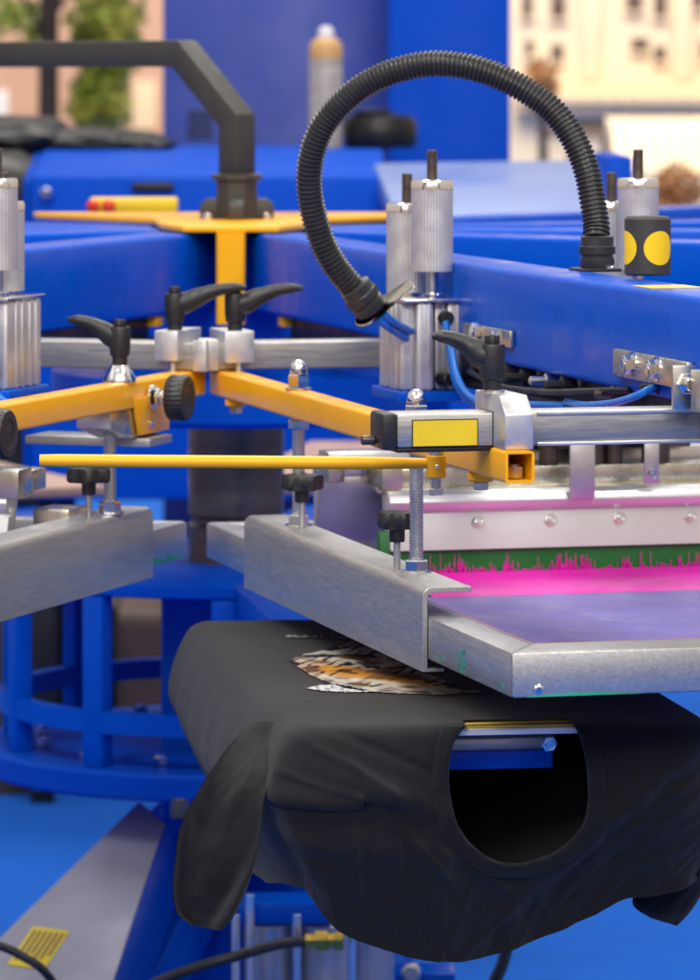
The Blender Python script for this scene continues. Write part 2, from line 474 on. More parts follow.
T.part('top_panel', pan, M['panel'])
T.part('side_panel', lambda b: box(b, (fx(622, YD), YD + .35, fz(210, YD)), (.055, .5, fz(157, YD) - fz(263, YD)), .008), M['blue_far'])
T.part('frame', lambda b: box(b, (fx(500, YD), YD + .33, fz(268, YD)), (.4, .5, .08), .006), M['blue_far'])
T.part('leg', lambda b: box(b, (fx(500, YD), YD + .33, (FLOOR + fz(276, YD)) / 2), (.2, .3, fz(276, YD) - FLOOR), .01), M['blue_far'])

YS = 10.25
zt = fz(150, YC + .35)
T = Thing('spray_can', 'grey spray can with an orange shoulder and white nozzle standing on the blue housing', 'can', W0, (fx(326, YS), YS, zt))
T.part('body', lambda b: lathe(b, (fx(326, YS), YS, zt), (0, 0, 1), [(.034, 0), (.037, .004), (.037, .198), (.036, .2)], 28), M['canlabel'])
T.part('shoulder', lambda b: lathe(b, (fx(326, YS), YS, zt + .2), (0, 0, 1), [(.037, 0), (.0375, .02), (.034, .035), (.024, .045), (.018, .047)], 28), M['canorange'])
T.part('nozzle', lambda b: lathe(b, (fx(326, YS), YS, zt + .247), (0, 0, 1), [(.017, 0), (.018, .006), (.016, .018), (.009, .026)], 20), M['white'])
single('black_pouch', 'rounded black pouch lying on the blue housing beside the bright blue cabinet', 'pouch', lambda b: (lathe(b, (fx(380, 10.3), 10.3, zt), (0, 0, 1), [(.075, 0), (.083, .012), (.083, .055), (.074, .072), (.04, .078)], 32), lathe(b, (fx(372, 10.3), 10.28, zt + .0785), (0, 0, 1), [(.045, 0), (.045, .006), (.03, .010)], 24)), M['dark'], W0, (fx(382, 10.3), 10.3, zt))
def heap(b):
    for i, (x, y, sx, sz) in enumerate(((10, 150, .13, .05), (45, 148, .1, .028), (85, 148, .1, .032), (122, 147, .09, .028), (150, 150, .05, .02))):
        blob(b, (fx(x, 10.2), 10.2 + .05 * (i % 2), zt + .0 + sz * .5), (sx * 1.25, .15, sz), .13, 1.6, 4, i * 3.1)
single('black_cloth', 'crumpled black cloth heaped along the back of the blue housing', 'cloth', heap, M['dark'], W0, (fx(80, 10.2), 10.2, zt))
T = Thing('rubbish_bin', 'dark bin with a rounded lid left of the blue housing', 'bin', W0, (fx(0, 10), 10, FLOOR))
T.part('body', lambda b: lathe(b, (fx(-2, 10), 10, FLOOR), (0, 0, 1), [(.12, 0), (.15, 1.2), (.15, 1.25)], 24), M['charcoal'])
T.part('lid', lambda b: lathe(b, (fx(-2, 10), 10, FLOOR + 1.251), (0, 0, 1), [(.16, 0), (.16, .04), (.12, .1), (.05, .14)], 24), M['dark'])
def crate_at(x, y0, y1, w, Y, lab):
    T = Thing('wrapped_bale', lab, 'bale', W0, (fx(x, Y), Y, FLOOR), group='brown bales on the hall floor')
    T.part('bale', lambda b: box(b, (fx(x, Y), Y + .4, (fz(y0, Y) + fz(y1, Y)) / 2), (w, .7, fz(y0, Y) - fz(y1, Y)), .05, seg=3), M['brown'])
    for k in (-1, 1): T.part('strap', lambda b: box(b, (fx(x, Y) + k * w * .25, Y + .4, (fz(y0, Y) + fz(y1, Y)) / 2), (.03, .712, fz(y0, Y) - fz(y1, Y) + .012), .003), M['dark'])
YW = 10.6
crate_at(140, 612, 750, .28, YW, 'brown wrapped bale seen between the blue posts nearest the pedestal')
crate_at(30, 615, 745, .30, YW, 'brown wrapped bale seen behind the leftmost blue post')

# ---------------------------------------------------------------- the press itself
T = Thing('rotary_press', 'blue carousel press stand with amber hub post, steel column, round plates and splayed legs', 'machine', W0, (CEN[0], CEN[1], FLOOR))
c3 = V((CEN[0], CEN[1], 0))
def hubplate(b):
    q = [(-.335, .38), (-.32, .31), (-.13, .06), (-.105, -.20), (-.07, -.315), (.07, -.315), (.105, -.20), (.13, .06), (.32, .31), (.335, .38)]
    prism(b, q, c3 + V((0, 0, -.2255)), V((1, 0, 0)), V((0, 1, 0)), V((0, 0, .009)), .002)
T.part('hub_plate', hubplate, M['yellow'])
bis = (FR.a + FL.a) / 2
hp = V((PX(231, 300, 6.69).x, 6.69, 0))
T.part('hub_post', lambda b: rtube(b, hp + V((0, 0, -.359)), hp + V((0, 0, -.2258)), .042, .03, .005, up=V((0, 1, 0))), M['yellow'])
T.part('hub_drum', lambda b: lathe(b, c3 + V((0, 0, -.515)), (0, 0, 1), [(.27, 0), (.28, .008), (.28, .07), (.20, .075), (.20, .17)], 64), M['blue'])
T.part('column', lambda b: lathe(b, c3 + V((0, 0, -.78)), (0, 0, 1), [(.073, 0), (.073, .10), (.069, .104), (.069, .112), (.073, .116), (.073, .264)], 48), M['steel'])
T.part('carousel_plate', lambda b: lathe(b, c3 + V((0, 0, -.756)), (0, 0, 1), [(.355, 0), (.36, .003), (.36, .017), (.355, .02)], 72), M['blue_far'])
pl = T.part('carousel_plate', lambda b: lathe(b, c3 + V((0, 0, -1.045)), (0, 0, 1), [(.385, 0), (.39, .005), (.39, .035), (.385, .04)], 72), M['blue_far'])
for k in range(14):
    a = 2 * pi * k / 14 + .1
    T.part('bolt', lambda b: hexnut(b, c3 + V((.30 * sin(a), -.30 * cos(a), -1.005)), .011, .013), M['chrome'], parent=pl)
def ring(b, zr):
    n = 72; h = []
    for (ra, z) in ((.36, zr), (.36, zr + .03), (.335, zr + .03), (.335, zr)):
        h.append([b.verts.new(c3 + V((ra * sin(2 * pi * k / n), -ra * cos(2 * pi * k / n), z))) for k in range(n)])
    for i in range(4):
        for k in range(n): b.faces.new((h[i][k], h[i][(k + 1) % n], h[(i + 1) % 4][(k + 1) % n], h[(i + 1) % 4][k]))
T.part('tie_ring', lambda b: ring(b, -.955), M['blue'])
for k in range(11):
    a = FP.a - math.radians(9.9) + 2 * pi * k / 11
    q = c3 + V((.347 * sin(a), -.347 * cos(a), 0))
    S = V((cos(a), sin(a), 0)); D = V((sin(a), -cos(a), 0))
    def post(b):
        prism(b, [(-.018, -.014), (.018, -.014), (.018, .014), (-.018, .014)], q + V((0, 0, -1.005)), S, D, V((0, 0, .2485)), .003)
    T.part('carousel_post', post, M['blue'])
T.part('pedestal', lambda b: box(b, (CEN[0], CEN[1], -1.0785), (.22, .22, .64), .006, Matrix.Rotation(.0, 4, 'Z')), M['blue'])
for x, y, Y in ((44, 771, 6.9), (182, 797, 6.63)):
    T.part('mounting_stud', lambda b: cyl(b, PX(x, y, Y), (0, 0, -1), .017, .03, .002, 20), M['steel'])
def leg(b, p, q, w, h):
    p, q = V(p), V(q); dd = (q - p).normalized(); s = dd.cross(V((0, 0, 1))).normalized(); u = s.cross(dd)
    prism(b, [(-w / 2, -h / 2), (w / 2, -h / 2), (w / 2, h / 2), (-w / 2, h / 2)], p - u * h / 2, s, u, q - p, .006)
LA, LB, LC, LD_ = PX(140, 801, 6.78), PX(168, 823, 6.72), PX(92, 1050, 6.25), PX(-110, 1047, 6.40)
lu = (LD_ - LA).cross(LB - LA).normalized()
if lu.z < 0: lu = -lu
LC = LC * (LA.dot(lu) / LC.dot(lu))
def quad_slab(b, pts, n):
    t = bmesh.new(); A = [t.verts.new(p) for p in pts]; B = [t.verts.new(p + n) for p in pts]
    t.faces.new(A); t.faces.new(B[::-1])
    for i in range(4): t.faces.new((A[i], B[i], B[(i + 1) % 4], A[(i + 1) % 4]))
    do_bevel(t, .004); merge(b, t)
lg = T.part('base_leg', lambda b: quad_slab(b, [LA, LB, LC, LD_], -lu * .11), M['blue'])
M['plate'] = mat('leg_top_sheen', (.34, .34, .42), .48, .3, var=.16, vscale=6)  # pale grey-violet puts the reflection on the leg's top into the colour
T.part('leg_sheen_slab', lambda b: quad_slab(b, [LA.lerp(LC, .01), LB.lerp(LD_, .01), LC.lerp(LA, .01), LD_.lerp(LB, .01)], lu * .004), M['plate'], parent=lg)  # thin slab added over the blue leg to carry its painted reflection
ld = (LC - LB).normalized(); ls = lu.cross(ld).normalized()
for an in (60, 150, 240, 310):
    a = math.radians(an)
    T.part('base_leg', lambda b: leg(b, (CEN[0] + .1 * cos(a), CEN[1] + .1 * sin(a), -1.1), (CEN[0] + .55 * cos(a), CEN[1] + .55 * sin(a), FLOOR + .05), .12, .09), M['blue'])
def leg_end(p, b): pass

# -- print arms
T = Thing('print_station', 'near blue print arm running under the corrugated hose foot', 'machine arm', FR, H(0, .15, -.285), group='blue arms radiating from the amber hub')
ARM = T
T.part('beam', lambda b: rtube(b, H(0, .13, -.285), H(0, 2.9, -.285), .08, .114, .007, .005), M['blue'])
T.part('guide_rail', lambda b: (bx(b, -.018, .018, .42, 2.88, -.372, -.3425, .002), bx(b, -.030, .030, .42, 2.88, -.382, -.3725, .002)), M['dark'])
T.part('spacer', lambda b: [bx(b, -.032, .032, r, r + .03, -.358, -.3422, .002) for r in (.4,)], M['yellow'])
ALAB = {-1: 'near blue print arm on the left running out of the frame past the silver cylinder', 1: 'blue print arm behind the near right arm',
        2: 'blue print arm pointing sideways right, second behind the hose foot', 3: 'blue print arm at the back right, farthest behind the hose foot',
        -2: 'blue print arm at the left just under the yellow warning strip', -3: 'blue print arm pointing sideways left by the yellow warning strip', -4: 'blue print arm at the back left below the long housing', 4: 'blue print arm at the rear below the tilted panel'}
for k, lab in ALAB.items():
    f = Frame(14.46 + STEP * k)
    dup(ARM.o, f, H(0, .15, -.285), lab, 'blue arms radiating from the amber hub')
# extras bolted to the near right arm
r0, z0 = FR.at_t(615, 348, -.046); r1, z1 = FR.at_t(671, 370, -.046)
mp_ = T.part('mounting_plate', lambda b: bx(b, -.049, -.041, r0, r1 + .06, FR.at_t(615, 376, -.049)[1], FR.at_t(615, 349, -.049)[1], .0015), M['zinc'])
rb1, _ = FR.at_t(632, 362, -.05); rb2, _ = FR.at_t(656, 369, -.05)
ZB = FR.at_t(630, 364, -.05)[1]
for r in (rb1, rb2):
    T.part('bolt', lambda b: (lathe(b, H(-.049, r, ZB), (-1, 0, 0), [(.0135, 0), (.0135, .002)], 20), hexnut(b, H(-.051, r, ZB), .0105, .009, (-1, 0, 0))), M['chrome'], parent=mp_)
r2, _ = FR.at_t(683, 380, -.062)
hang = T.part('hanger_plate', lambda b: bx(b, -.075, -.0495, r2, r2 + .006, -.3425, -.2975, .001), M['zinc'])
T.part('hanger_plate', lambda b: bx(b, -.064, -.0495, r2 + .03, r2 + .10, -.3425, -.300, .001), M['zinc'])
T.part('bolt', lambda b: (cyl(b, H(-.060, r2 + .0065, -.316), (0, -1, 0), .0075, .018), hexnut(b, H(-.060, r2 + .0062, -.316), .012, .009, (0, -1, 0))), M['chrome'])
tY, rY = FR.at_z(693, 285, -.2275)
T.part('sticker', lambda b: bx(b, -.03, .03, rY - .004, rY + .06, -.2279, -.2272, 0), M['ydot'])

# -- charcoal boom on the hub
T = Thing('boom', 'charcoal square tube boom bent off the hub towards the left', 'boom', W0, (PX(237, 200, 7).x, 7.0, -.2115))
bxx = PX(237, 200, 7).x
BD = V((-.707, .707, 0)); BN = V((.707, .707, 0))
def boom(b):
    path = [(0, -.155), (0, -.066), (.118, .036), (1.0, .036)]; hw = .0205
    L_, R_ = [], []
    for i, p in enumerate(path):
        P = V(p)
        d0 = (P - V(path[i - 1])).normalized() if i else (V(path[1]) - P).normalized()
        d1 = (V(path[i + 1]) - P).normalized() if i < len(path) - 1 else d0
        n0 = V((-d0.y, d0.x)); n1 = V((-d1.y, d1.x)); m = (n0 + n1).normalized(); k = hw / m.dot(n0)
        L_.append(P + m * k); R_.append(P - m * k)
    poly = [(p.x, p.y) for p in L_ + R_[::-1]]
    prism(b, poly, V((bxx, 7, 0)) - BN * .0205, BD, V((0, 0, 1)), BN * .041, .003)
T.part('tube', boom, M['charcoal'])
T.part('collar', lambda b: lathe(b, (bxx, 7, -.1570), (0, 0, 1), [(.036, 0), (.041, .002), (.041, .008), (.036, .010)], 8, phase=.39), M['charcoal'])
def gus(b):
    lathe(b, (bxx, 7, -.2164), (0, 0, 1), [(.033, 0), (.033, .0590)], 8, phase=.39)
    for a in (0, 1, 2, 3):
        q = Matrix.Rotation(a * pi / 2 , 3, 'Z') @ V((1, 0, 0)); s = q.cross(V((0, 0, 1)))
        prism(b, [(.02, 0), (.056, 0), (.056, .022), (.046, .032), (.02, .032)], V((bxx, 7, -.2164)) - s * .012, q, V((0, 0, 1)), s * .024, .003)
T.part('foot', gus, M['charcoal'])
for sx in (-1, 1): T.part('bolt', lambda b: hexnut(b, V((bxx + sx * .044, 6.965, -.2164)), .008, .009), M['chrome'])

# yellow strip box with two red lamps on a rear arm
YL = 7.75
T = Thing('warning_light_box', 'flat yellow box with two small red lamps on the left rear arm', 'light box', W0, PX(132, 213, YL))
T.part('box', lambda b: box(b, PX(134, 205, YL), (.148, .05, .026), .005), M['ydot'])
for x in (93, 109):
    T.part('lamp', lambda b: lathe(b, PX(x, 206, YL - .027), (0, -1, 0), [(.011, 0), (.011, .005), (.006, .010)], 16), M['red'])


# ---------------------------------------------------------------- small hardware builders
def lever_fn(base, d, hub=1.0, L=.08):
    base = V(base); d = V(d).normalized()
    def fn(b):
        lathe(b, base, (0, 0, 1), [(.0095, 0), (.0095, .010), (.0118, .011), (.0132, .020), (.0135, .044), (.0125, .047)], 24)
        P = [(-.004, .032), (.012, .035), (.028, .043), (.046, .0505), (.062, .054), (.076, .055), (.081, .0545)]
        rz = [.0145, .0145, .0125, .0098, .0078, .0068, .0035]; rs = [.0125, .0118, .0098, .0082, .0075, .0072, .0035]
        k = L / .081
        pts = [base + d * s * k + V((0, 0, z)) for s, z in P]
        q = spline(pts, 22)
        f = lambda a: [interp(i / 21, [(j / 6, a[j]) for j in range(7)]) for i in range(22)]
        sweep(b, q, f(rs), f(rz), 16, up=V((0, 0, 1)))
    return fn


def lever_screw(base):
    def fn(b):
        lathe(b, V(base) + V((0, 0, .0465)), (0, 0, 1), [(.0075, 0), (.0075, .0085), (.0068, .0095)], 24, lobes=(12, .05))
        cyl(b, V(base) + V((0, 0, .054)), (0, 0, 1), .0038, .0025, .0004, 6)
    return fn


def star_knob(T, t, r, z0, z1, rad=.0205):
    """knob with its screw standing between z0 (flange) and z1 (top)"""
    def head(b):
        p = [(rad * .9, z1 - .019), (rad, z1 - .016), (rad, z1 - .004), (rad * .93, z1 - .001), (rad * .6, z1)]
        lathe(b, H(t, r, 0), (0, 0, 1), p, 40, lobes=(5, .13), phase=.4)
        lathe(b, H(t, r, 0), (0, 0, 1), [(.0082, z1 - .034), (.0088, z1 - .032), (.0088, z1 - .018)], 20)
    k = T.part('clamp_knob', head, M['black'])
    T.part('screw', lambda b: thread(b, H(t, r, z0 - .022), (0, 0, 1), .0042, z1 - .034 - z0 + .022, .0015, 14), M['rod'], parent=k)


def stud(T, t, r, z0, z1, acorn_z, nut_z, rad=.008):
    T.part('threaded_rod', lambda b: thread(b, H(t, r, z0), (0, 0, 1), rad, z1 - z0, .003), M['rod'])
    T.part('nut', lambda b: (cyl(b, H(t, r, nut_z), (0, 0, 1), rad * 2.1, .002, .0004), hexnut(b, H(t, r, nut_z + .002), rad * 1.75, .012)), M['chrome'])
    def ac(b):
        cyl(b, H(t, r, acorn_z), (0, 0, 1), rad * 2, .0025, .0005)
        lathe(b, H(t, r, acorn_z + .0025), (0, 0, 1), [(rad * 1.5, 0), (rad * 1.75, .002), (rad * 1.75, .015), (rad * 1.55, .0165)], 6, phase=.25)
        lathe(b, H(t, r, acorn_z + .018), (0, 0, 1), [(rad * 1.32, 0), (rad * 1.38, .004), (rad * 1.3, .010), (rad * 1.05, .0145), (rad * .6, .0175), (rad * .2, .0185)], 24)
    T.part('acorn_nut', ac, M['chrome'])


# ---------------------------------------------------------------- right print head
BR = .2825
SGN = -1


def channel_poly(B, sg, wid=.054):
    th = .0055; rr = .011
    q = [(0, -.634), (0, -.544 - rr)]
    for i in range(1, 6):
        a = pi / 2 * i / 5; q.append((rr - rr * cos(a), -.544 - rr + rr * sin(a)))
    q += [(wid, -.544), (wid, -.544 - th), (rr + .003, -.544 - th)]
    for i in range(1, 4):
        a = pi / 2 * (1 - i / 3); q.append((rr + .003 - (rr + .003 - th) * cos(a) if i < 3 else th, -.544 - th - (rr - th) + (rr - th) * sin(a)))
    q += [(th, -.634 + .004), (.024, -.634 + .004), (.024, -.634)]
    return [(sg * (B - u), z) for u, z in q]


def screen(frame, lab, B, sg, r0, r1, wf, ws, fr_lab=None, other=None):
    T = Thing('printing_screen', lab, 'printing screen', frame, H(0, (r0 + r1) / 2, -.621))
    e = B - .0065; o_ = other or e
    L, R = (-e, o_) if sg < 0 else (-o_, e)
    Z0, U, Vr, N = V((0, 0, -.621)), V((1, 0, 0)), V((0, -1, 0)), V((0, 0, .0455))
    def fm(b):
        prism(b, [(L, r0), (L + ws, r0 + ws), (L + ws, r1 - wf), (L, r1)], Z0, U, Vr, N, .0025)
        prism(b, [(R, r0), (R - ws, r0 + ws), (R - ws, r1 - wf), (R, r1)], Z0, U, Vr, N, .0025)
        prism(b, [(L, r1), (R, r1), (R - ws, r1 - wf), (L + ws, r1 - wf)], Z0, U, Vr, N, .0025)
        prism(b, [(L, r0), (R, r0), (R - ws, r0 + ws), (L + ws, r0 + ws)], Z0, U, Vr, N, .0025)
    f = T.part('frame', fm, M['cast'])
    T.part('mesh', lambda b: bx(b, L + ws - .004, R - ws + .004, r0 + ws - .004, r1 - wf + .004, -.6195, -.6185, 0), M['mesh'])
    return T, f


T, fr_ = screen(FR, 'aluminium printing screen with purple mesh and magenta ink, over the shirt', BR, -1, 1.02, 2.41, .066, .040, other=.46)
e = BR - .0065
def resid(b):
    # dried amber residue along the inner lip and teal emulsion drips on the outside
    bx(b, -e + .041, .419, 2.3438, 2.3456, -.5757, -.5752, 0)
    bx(b, -e + .0398, -e + .0415, 1.5, 2.3435, -.5757, -.5752, 0)
T.part('ink_residue', resid, M['copper'])
def teal(b):
    q = random.Random(3)
    def smear(pts, o, U, Vv, N): prism(b, pts, o, U, Vv, N, 0)
    c, n, w, h = clus
    for i in range(n):
        r = c + q.uniform(-w, w) * .6; z = -.619 + q.uniform(0, h); k = q.uniform(.0005, .0013); g = q.uniform(-.6, .6)
        smear([(-k, 0), (k, 0), (k * .6 + k * 4 * g, k * 5), (-k * .5 + k * 4 * g, k * 4.4)], H(-e - .0002, r, z), V((0, -1, 0)), V((0, 0, 1)), V((-.0004, 0, 0)))
for clus in ((2.225, 34, .028, .022), (2.375, 4, .016, .008), (2.15, 4, .02, .010)):
    T.part('emulsion_drips', teal, M['residue'])
def edge_line(b):
    pts = [(-.08 + .12 * i / 12, .0006 + .0030 * sin(pi * i / 12) * (1 if i % 2 else .7)) for i in range(13)]
    prism(b, pts + [(.04, -.0), (-.08, -.0)], H(-.18, 2.4102, -.6205), V((1, 0, 0)), V((0, 0, 1)), V((0, -.0004, 0)), 0)
T.part('emulsion_drips', edge_line, M['residue'])
T.part('rivet', lambda b: lathe(b, H(-e + .028, 2.4095, -.613), (0, -1, 0), [(.005, 0), (.005, .001), (.003, .0025)], 16), M['chrome'])

# screen holder (channel + amber tube + studs)
T = Thing('screen_holder', 'amber square tube over an aluminium clamp channel, left side of the near screen', 'screen holder', FR, H(-.25, 1.6, -.6))
rc0 = FR.at_t(244, 550, -BR)[0]; rc1 = FR.at_t(422.5, 630, -BR)[0]
chn = T.part('clamp_channel', lambda b: prism(b, channel_poly(BR, -1), H(0, rc0, 0), V((1, 0, 0)), V((0, 0, 1)), V((0, -(rc1 - rc0), 0)), .0006, 1), M['cast'])
TB = -.248
T.part('amber_tube', lambda b: rtube(b, H(TB, .985, -.396), H(TB, 2.345, -.396), .031, .033, .004, .003), M['yellow'])
ta, ra = FR.at_z(423, 572, -.544)
stud(T, TB, ra, -.57, -.375, -.3790, -.544)
tb, rbb = FR.at_z(285, 526, -.544)
stud(T, TB, rbb, -.57, -.375, -.3790, -.544)
T.part('nut', lambda b: hexnut(b, H(TB, rbb, -.427), .0145, .012), M['chrome'])
t_, r_ = FR.at_z(397, 569, -.544); star_knob(T, t_, r_, -.544, FR.at_r(397, 511, r_)[1])
t_, r_ = FR.at_z(302, 528, -.544); star_knob(T, t_, r_, -.544, FR.at_r(302, 474, r_)[1], .024)
# bolt boss under the tube
rz1 = FR.at_t(486, 487, TB)[0]
rz0 = FR.at_t(236, 400, TB)[0]
for r_ in (rz1 - .02, rz0):
    bo = T.part('boss', lambda b: cyl(b, H(TB, r_, -.4225), (0, 0, 1), .014, .010, .002), M['yellow'])
    T.part('bolt', lambda b: hexnut(b, H(TB, r_, -.431), .009, .0083), M['rod'], parent=bo)
T.part('bolt', lambda b: hexnut(b, H(TB, 2.325, -.4085), .009, .012), M['rod'])

# front cross rail with its label
RA, RB = 2.245, 2.292
tl = FR.at_r(397, 430, RB)[0]
T = Thing('cross_rail', 'aluminium cross rail with a black end plug and a blank yellow sticker', 'rail', FR, H(-.2, RA, -.38), group='aluminium cross rails')
T.part('rail', lambda b: (bx(b, tl, .34, RA, RB, -.3785, -.3435, .003),), M['alu_brush'])
for z0_, z1_ in ((-.3475, -.3432), (-.3790, -.3752)): T.part('rail_lip', lambda b: bx(b, -.2145, .34, RB + .0002, RB + .003, z0_, z1_, .001), M['alu_pale'])
plg = T.part('end_plug', lambda b: (bx(b, tl - .016, tl - .0005, RA - .003, RB + .003, -.3805, -.3425, .004),), M['black'])
T.part('screw', lambda b: cyl(b, H(tl - .016, RA + .018, -.372), (-1, 0, 0), .005, .014, .001), M['steel'], parent=plg)
T.part('lower_plate', lambda b: bx(b, tl, -.22, RA + .004, RB - .002, -.3835, -.379, .001), M['dark'])
sx0, sz0 = FR.at_r(413, 421, RB + .0005); sx1, sz1 = FR.at_r(477, 445, RB + .0005)
stk = T.part('sticker_edge', lambda b: bx(b, sx0 - .0012, sx1 + .0012, RB, RB + .0004, sz1 - .0012, sz0 + .0012, 0), M['dark'])
T.part('sticker', lambda b: bx(b, sx0, sx1, RB + .0002, RB + .0009, sz1, sz0, 0), M['label'])
T.part('joint', lambda b: bx(b, FR.at_r(493, 420, RB)[0] - .0008, FR.at_r(493, 420, RB)[0] + .0008, RA, RB + .0003, -.3788, -.343, 0), M['dark'])

# clamp on the rail
tc0 = FR.at_r(505, 430, 2.335)[0]; tc1 = FR.at_r(533.5, 430, 2.335)[0]
tcm = (tc0 + tc1) / 2
T = Thing('rail_clamp', 'pale aluminium clamp block with a black lever on the near rail end', 'clamp', FR, H(tcm, 2.28, -.38), group='lever clamps on the cross rails')
T.part('block', lambda b: prism(b, [(2.224, -.3792), (2.335, -.3792), (2.335, -.343), (2.312, -.325), (2.224, -.325)], V((tc0, 0, 0)), V((0, -1, 0)), V((0, 0, 1)), V((tc1 - tc0, 0, 0)), .0015), M['alu_pale'])
lbase = H(FR.at_r(492, 390, 2.272)[0], 2.272, -.3248)
T.part('washer', lambda b: cyl(b, lbase - V((0, 0, .0002)), (0, 0, 1), .013, .003, .0006), M['chrome'])
lv = T.part('lever', lever_fn(lbase + V((0, 0, .003)), (-1, .28, 0), L=.062), M['black'])
T.part('screw', lever_screw(lbase + V((0, 0, .003))), M['dark'], parent=lv)

# trigger bar pivoted under the rail end
YQ = 4.80
T = Thing('trigger_bar', 'thin amber round bar reaching left from a pivot under the cross rail', 'bar', W0, PX(436, 465, YQ))
def tbar(b):
    p, q = PX(40, 460.5, YQ), PX(436, 463.5, YQ)
    n = 24; pts = [p.lerp(q, i / (n - 1)) for i in range(n)]
    rr = [.0068] * n; rr[0] = .0062
    for i in range(n - 5, n): rr[i] = .0068 - .0004 * (i - n + 5)
    sweep(b, pts, rr, seg=24, up=V((0, 0, 1)))
T.part('bar', tbar, M['yellow'])
T.part('sleeve', lambda b: lathe(b, PX(436, 477.5, YQ), (0, 0, 1), [(.0095, 0), (.0102, .001), (.0102, .0225), (.0095, .0235)], 28), M['yellow'])
T.part('set_screw', lambda b: cyl(b, PX(437, 466, YQ) + V((0, -.0098, 0)), (0, -1, 0), .0022, .001, .0003, 12), M['chrome'])
T.part('pivot_bolt', lambda b: (thread(b, PX(436, 490, YQ), (0, 0, 1), .0055, .028, .0012), hexnut(b, PX(436, 495, YQ), .008, .007), cyl(b, PX(436, 455, YQ), (0, 0, 1), .0085, .0085)), M['rod'])

# rear rail of the right head and its clamp
RRA, RRB = .985, 1.035
trl = FR.at_r(216, 350, RRB)[0]
T = Thing('cross_rail', 'aluminium cross rail at the inner end of the right screen holder', 'rail', FR, H(0, 1.0, -.38), group='aluminium cross rails')
T.part('rail', lambda b: rtube(b, H(trl, 1.01, -.360), H(.30, 1.01, -.360), .05, .036, .003, .004), M['alu_brush'])
for r in (.985, 1.024): T.part('end_frame', lambda b: bx(b, trl - .014, trl + .004, r, r + .012, -.379, -.339, .001), M['alu_pale'])
tk = FR.at_r(236, 345, 1.04)[0]
T = Thing('rail_clamp', 'pale clamp block with a black lever pointing right beside the amber hub post', 'clamp', FR, H(tk, 1.02, -.38), group='lever clamps on the cross rails')
KC = T
T.part('block', lambda b: bx(b, tk - .018, tk + .021, .965, 1.055, -.368, -.327, .0015), M['alu_pale'])
T.part('bolt', lambda b: cyl(b, H(tk + .004, 1.04, -.3805), (0, 0, 1), .0055, .014), M['rod'])
lb = H(tk + .001, 1.03, -.3272)
lv = T.part('lever', lever_fn(lb, (1, -.35, 0), L=.088), M['black'])
T.part('screw', lever_screw(lb), M['dark'], parent=lv)

# squeegee
def squeegee(frame, lab, tp0, tp1, tb0, tb1, tbl0, tbl1, bolts, clips, extra=None):
    T = Thing('squeegee', lab, 'squeegee', frame, H((tp0 + tp1) / 2, 1.33, -.612))
    hold = [(1.318, -.516), (1.345, -.510), (1.356, -.515), (1.360, -.524), (1.357, -.533), (1.3475, -.538), (1.3635, -.583), (1.338, -.583)]
    T.part('holder', lambda b: prism(b, hold, V((tp0, 0, 0)), V((0, -1, 0)), V((0, 0, 1)), V((tp1 - tp0, 0, 0)), .0012), M['alu_white'])
    T.part('blade', lambda b: prism(b, [(1.336, -.56), (1.352, -.56), (1.359, -.6125), (1.347, -.6145)], V((tbl0, 0, 0)), V((0, -1, 0)), V((0, 0, 1)), V((tbl1 - tbl0, 0, 0)), .001), M['green'])
    T.part('clamp_bar', lambda b: bx(b, tb0, tb1, 1.27, 1.314, -.512, -.486, .0015), M['zinc'])
    T.part('clamp_strip', lambda b: bx(b, tb0, tb1, 1.3142, 1.324, -.5155, -.5095, .001), M['zinc'])
    for t in bolts:
        T.part('bolt', lambda b: (cyl(b, H(t, 1.3515, -.551), (0, -1, .3), .0088, .0012, .0003), hexnut(b, H(t, 1.3525, -.5507), .0072, .006, (0, -1, .3))), M['chrome'])
    for t0, t1, za, zb, bolt in clips:
        c = T.part('clip', lambda b: (bx(b, t0, t1, 1.3625, 1.3665, za, zb, .001),), M['alu'])
        if bolt: T.part('bolt', lambda b: hexnut(b, H((t0 + t1) / 2, 1.3668, za + .012), .007, .005, (0, -1, 0)), M['chrome'], parent=c)
    return T
tq = lambda x: FR.at_r(x, 500, 1.35)[0]
zq = lambda y, x=600: FR.at_r(x, y, 1.35)[1]
T = squeegee(FR, 'squeegee with a green blade in a pale aluminium holder across the near screen', tq(388), .40, tq(383), .40, tq(379), .40,
             [tq(x) for x in (477, 550, 619, 690, 761)], [(tq(566), tq(591), zq(497), zq(440), False), (tq(640), tq(655), zq(484), zq(440), True)])
T.part('flood_bar', lambda b: (prism(b, [(1.20, -.585), (1.206, -.585), (1.235, -.515), (1.235, -.50), (1.20, -.50)], V((tq(343), 0, 0)), V((0, -1, 0)), V((0, 0, 1)), V((.40 - tq(343), 0, 0)), .001), bx(b, tq(350), .40, 1.19, 1.24, -.50, -.47, .002)), M['alu'])
parts(T, 'end_block', [lambda b: bx(b, tq(383), tq(404), 1.255, 1.345, -.5085, -.474, .002), lambda b: bx(b, tq(346), tq(363), 1.18, 1.26, -.506, -.478, .002)], M['zinc'])
for x, rad in ((560, .012), (604, .016), (625, .012), (668, .018)):
    T.part('lift_rod', lambda b: cyl(b, H(tq(x), 1.30, -.4865), (0, 0, 1), rad, .07), M['steel'])
T.part('back_plate', lambda b: bx(b, tq(532), .3, 1.24, 1.265, -.47, -.41, .002), M['steel'])

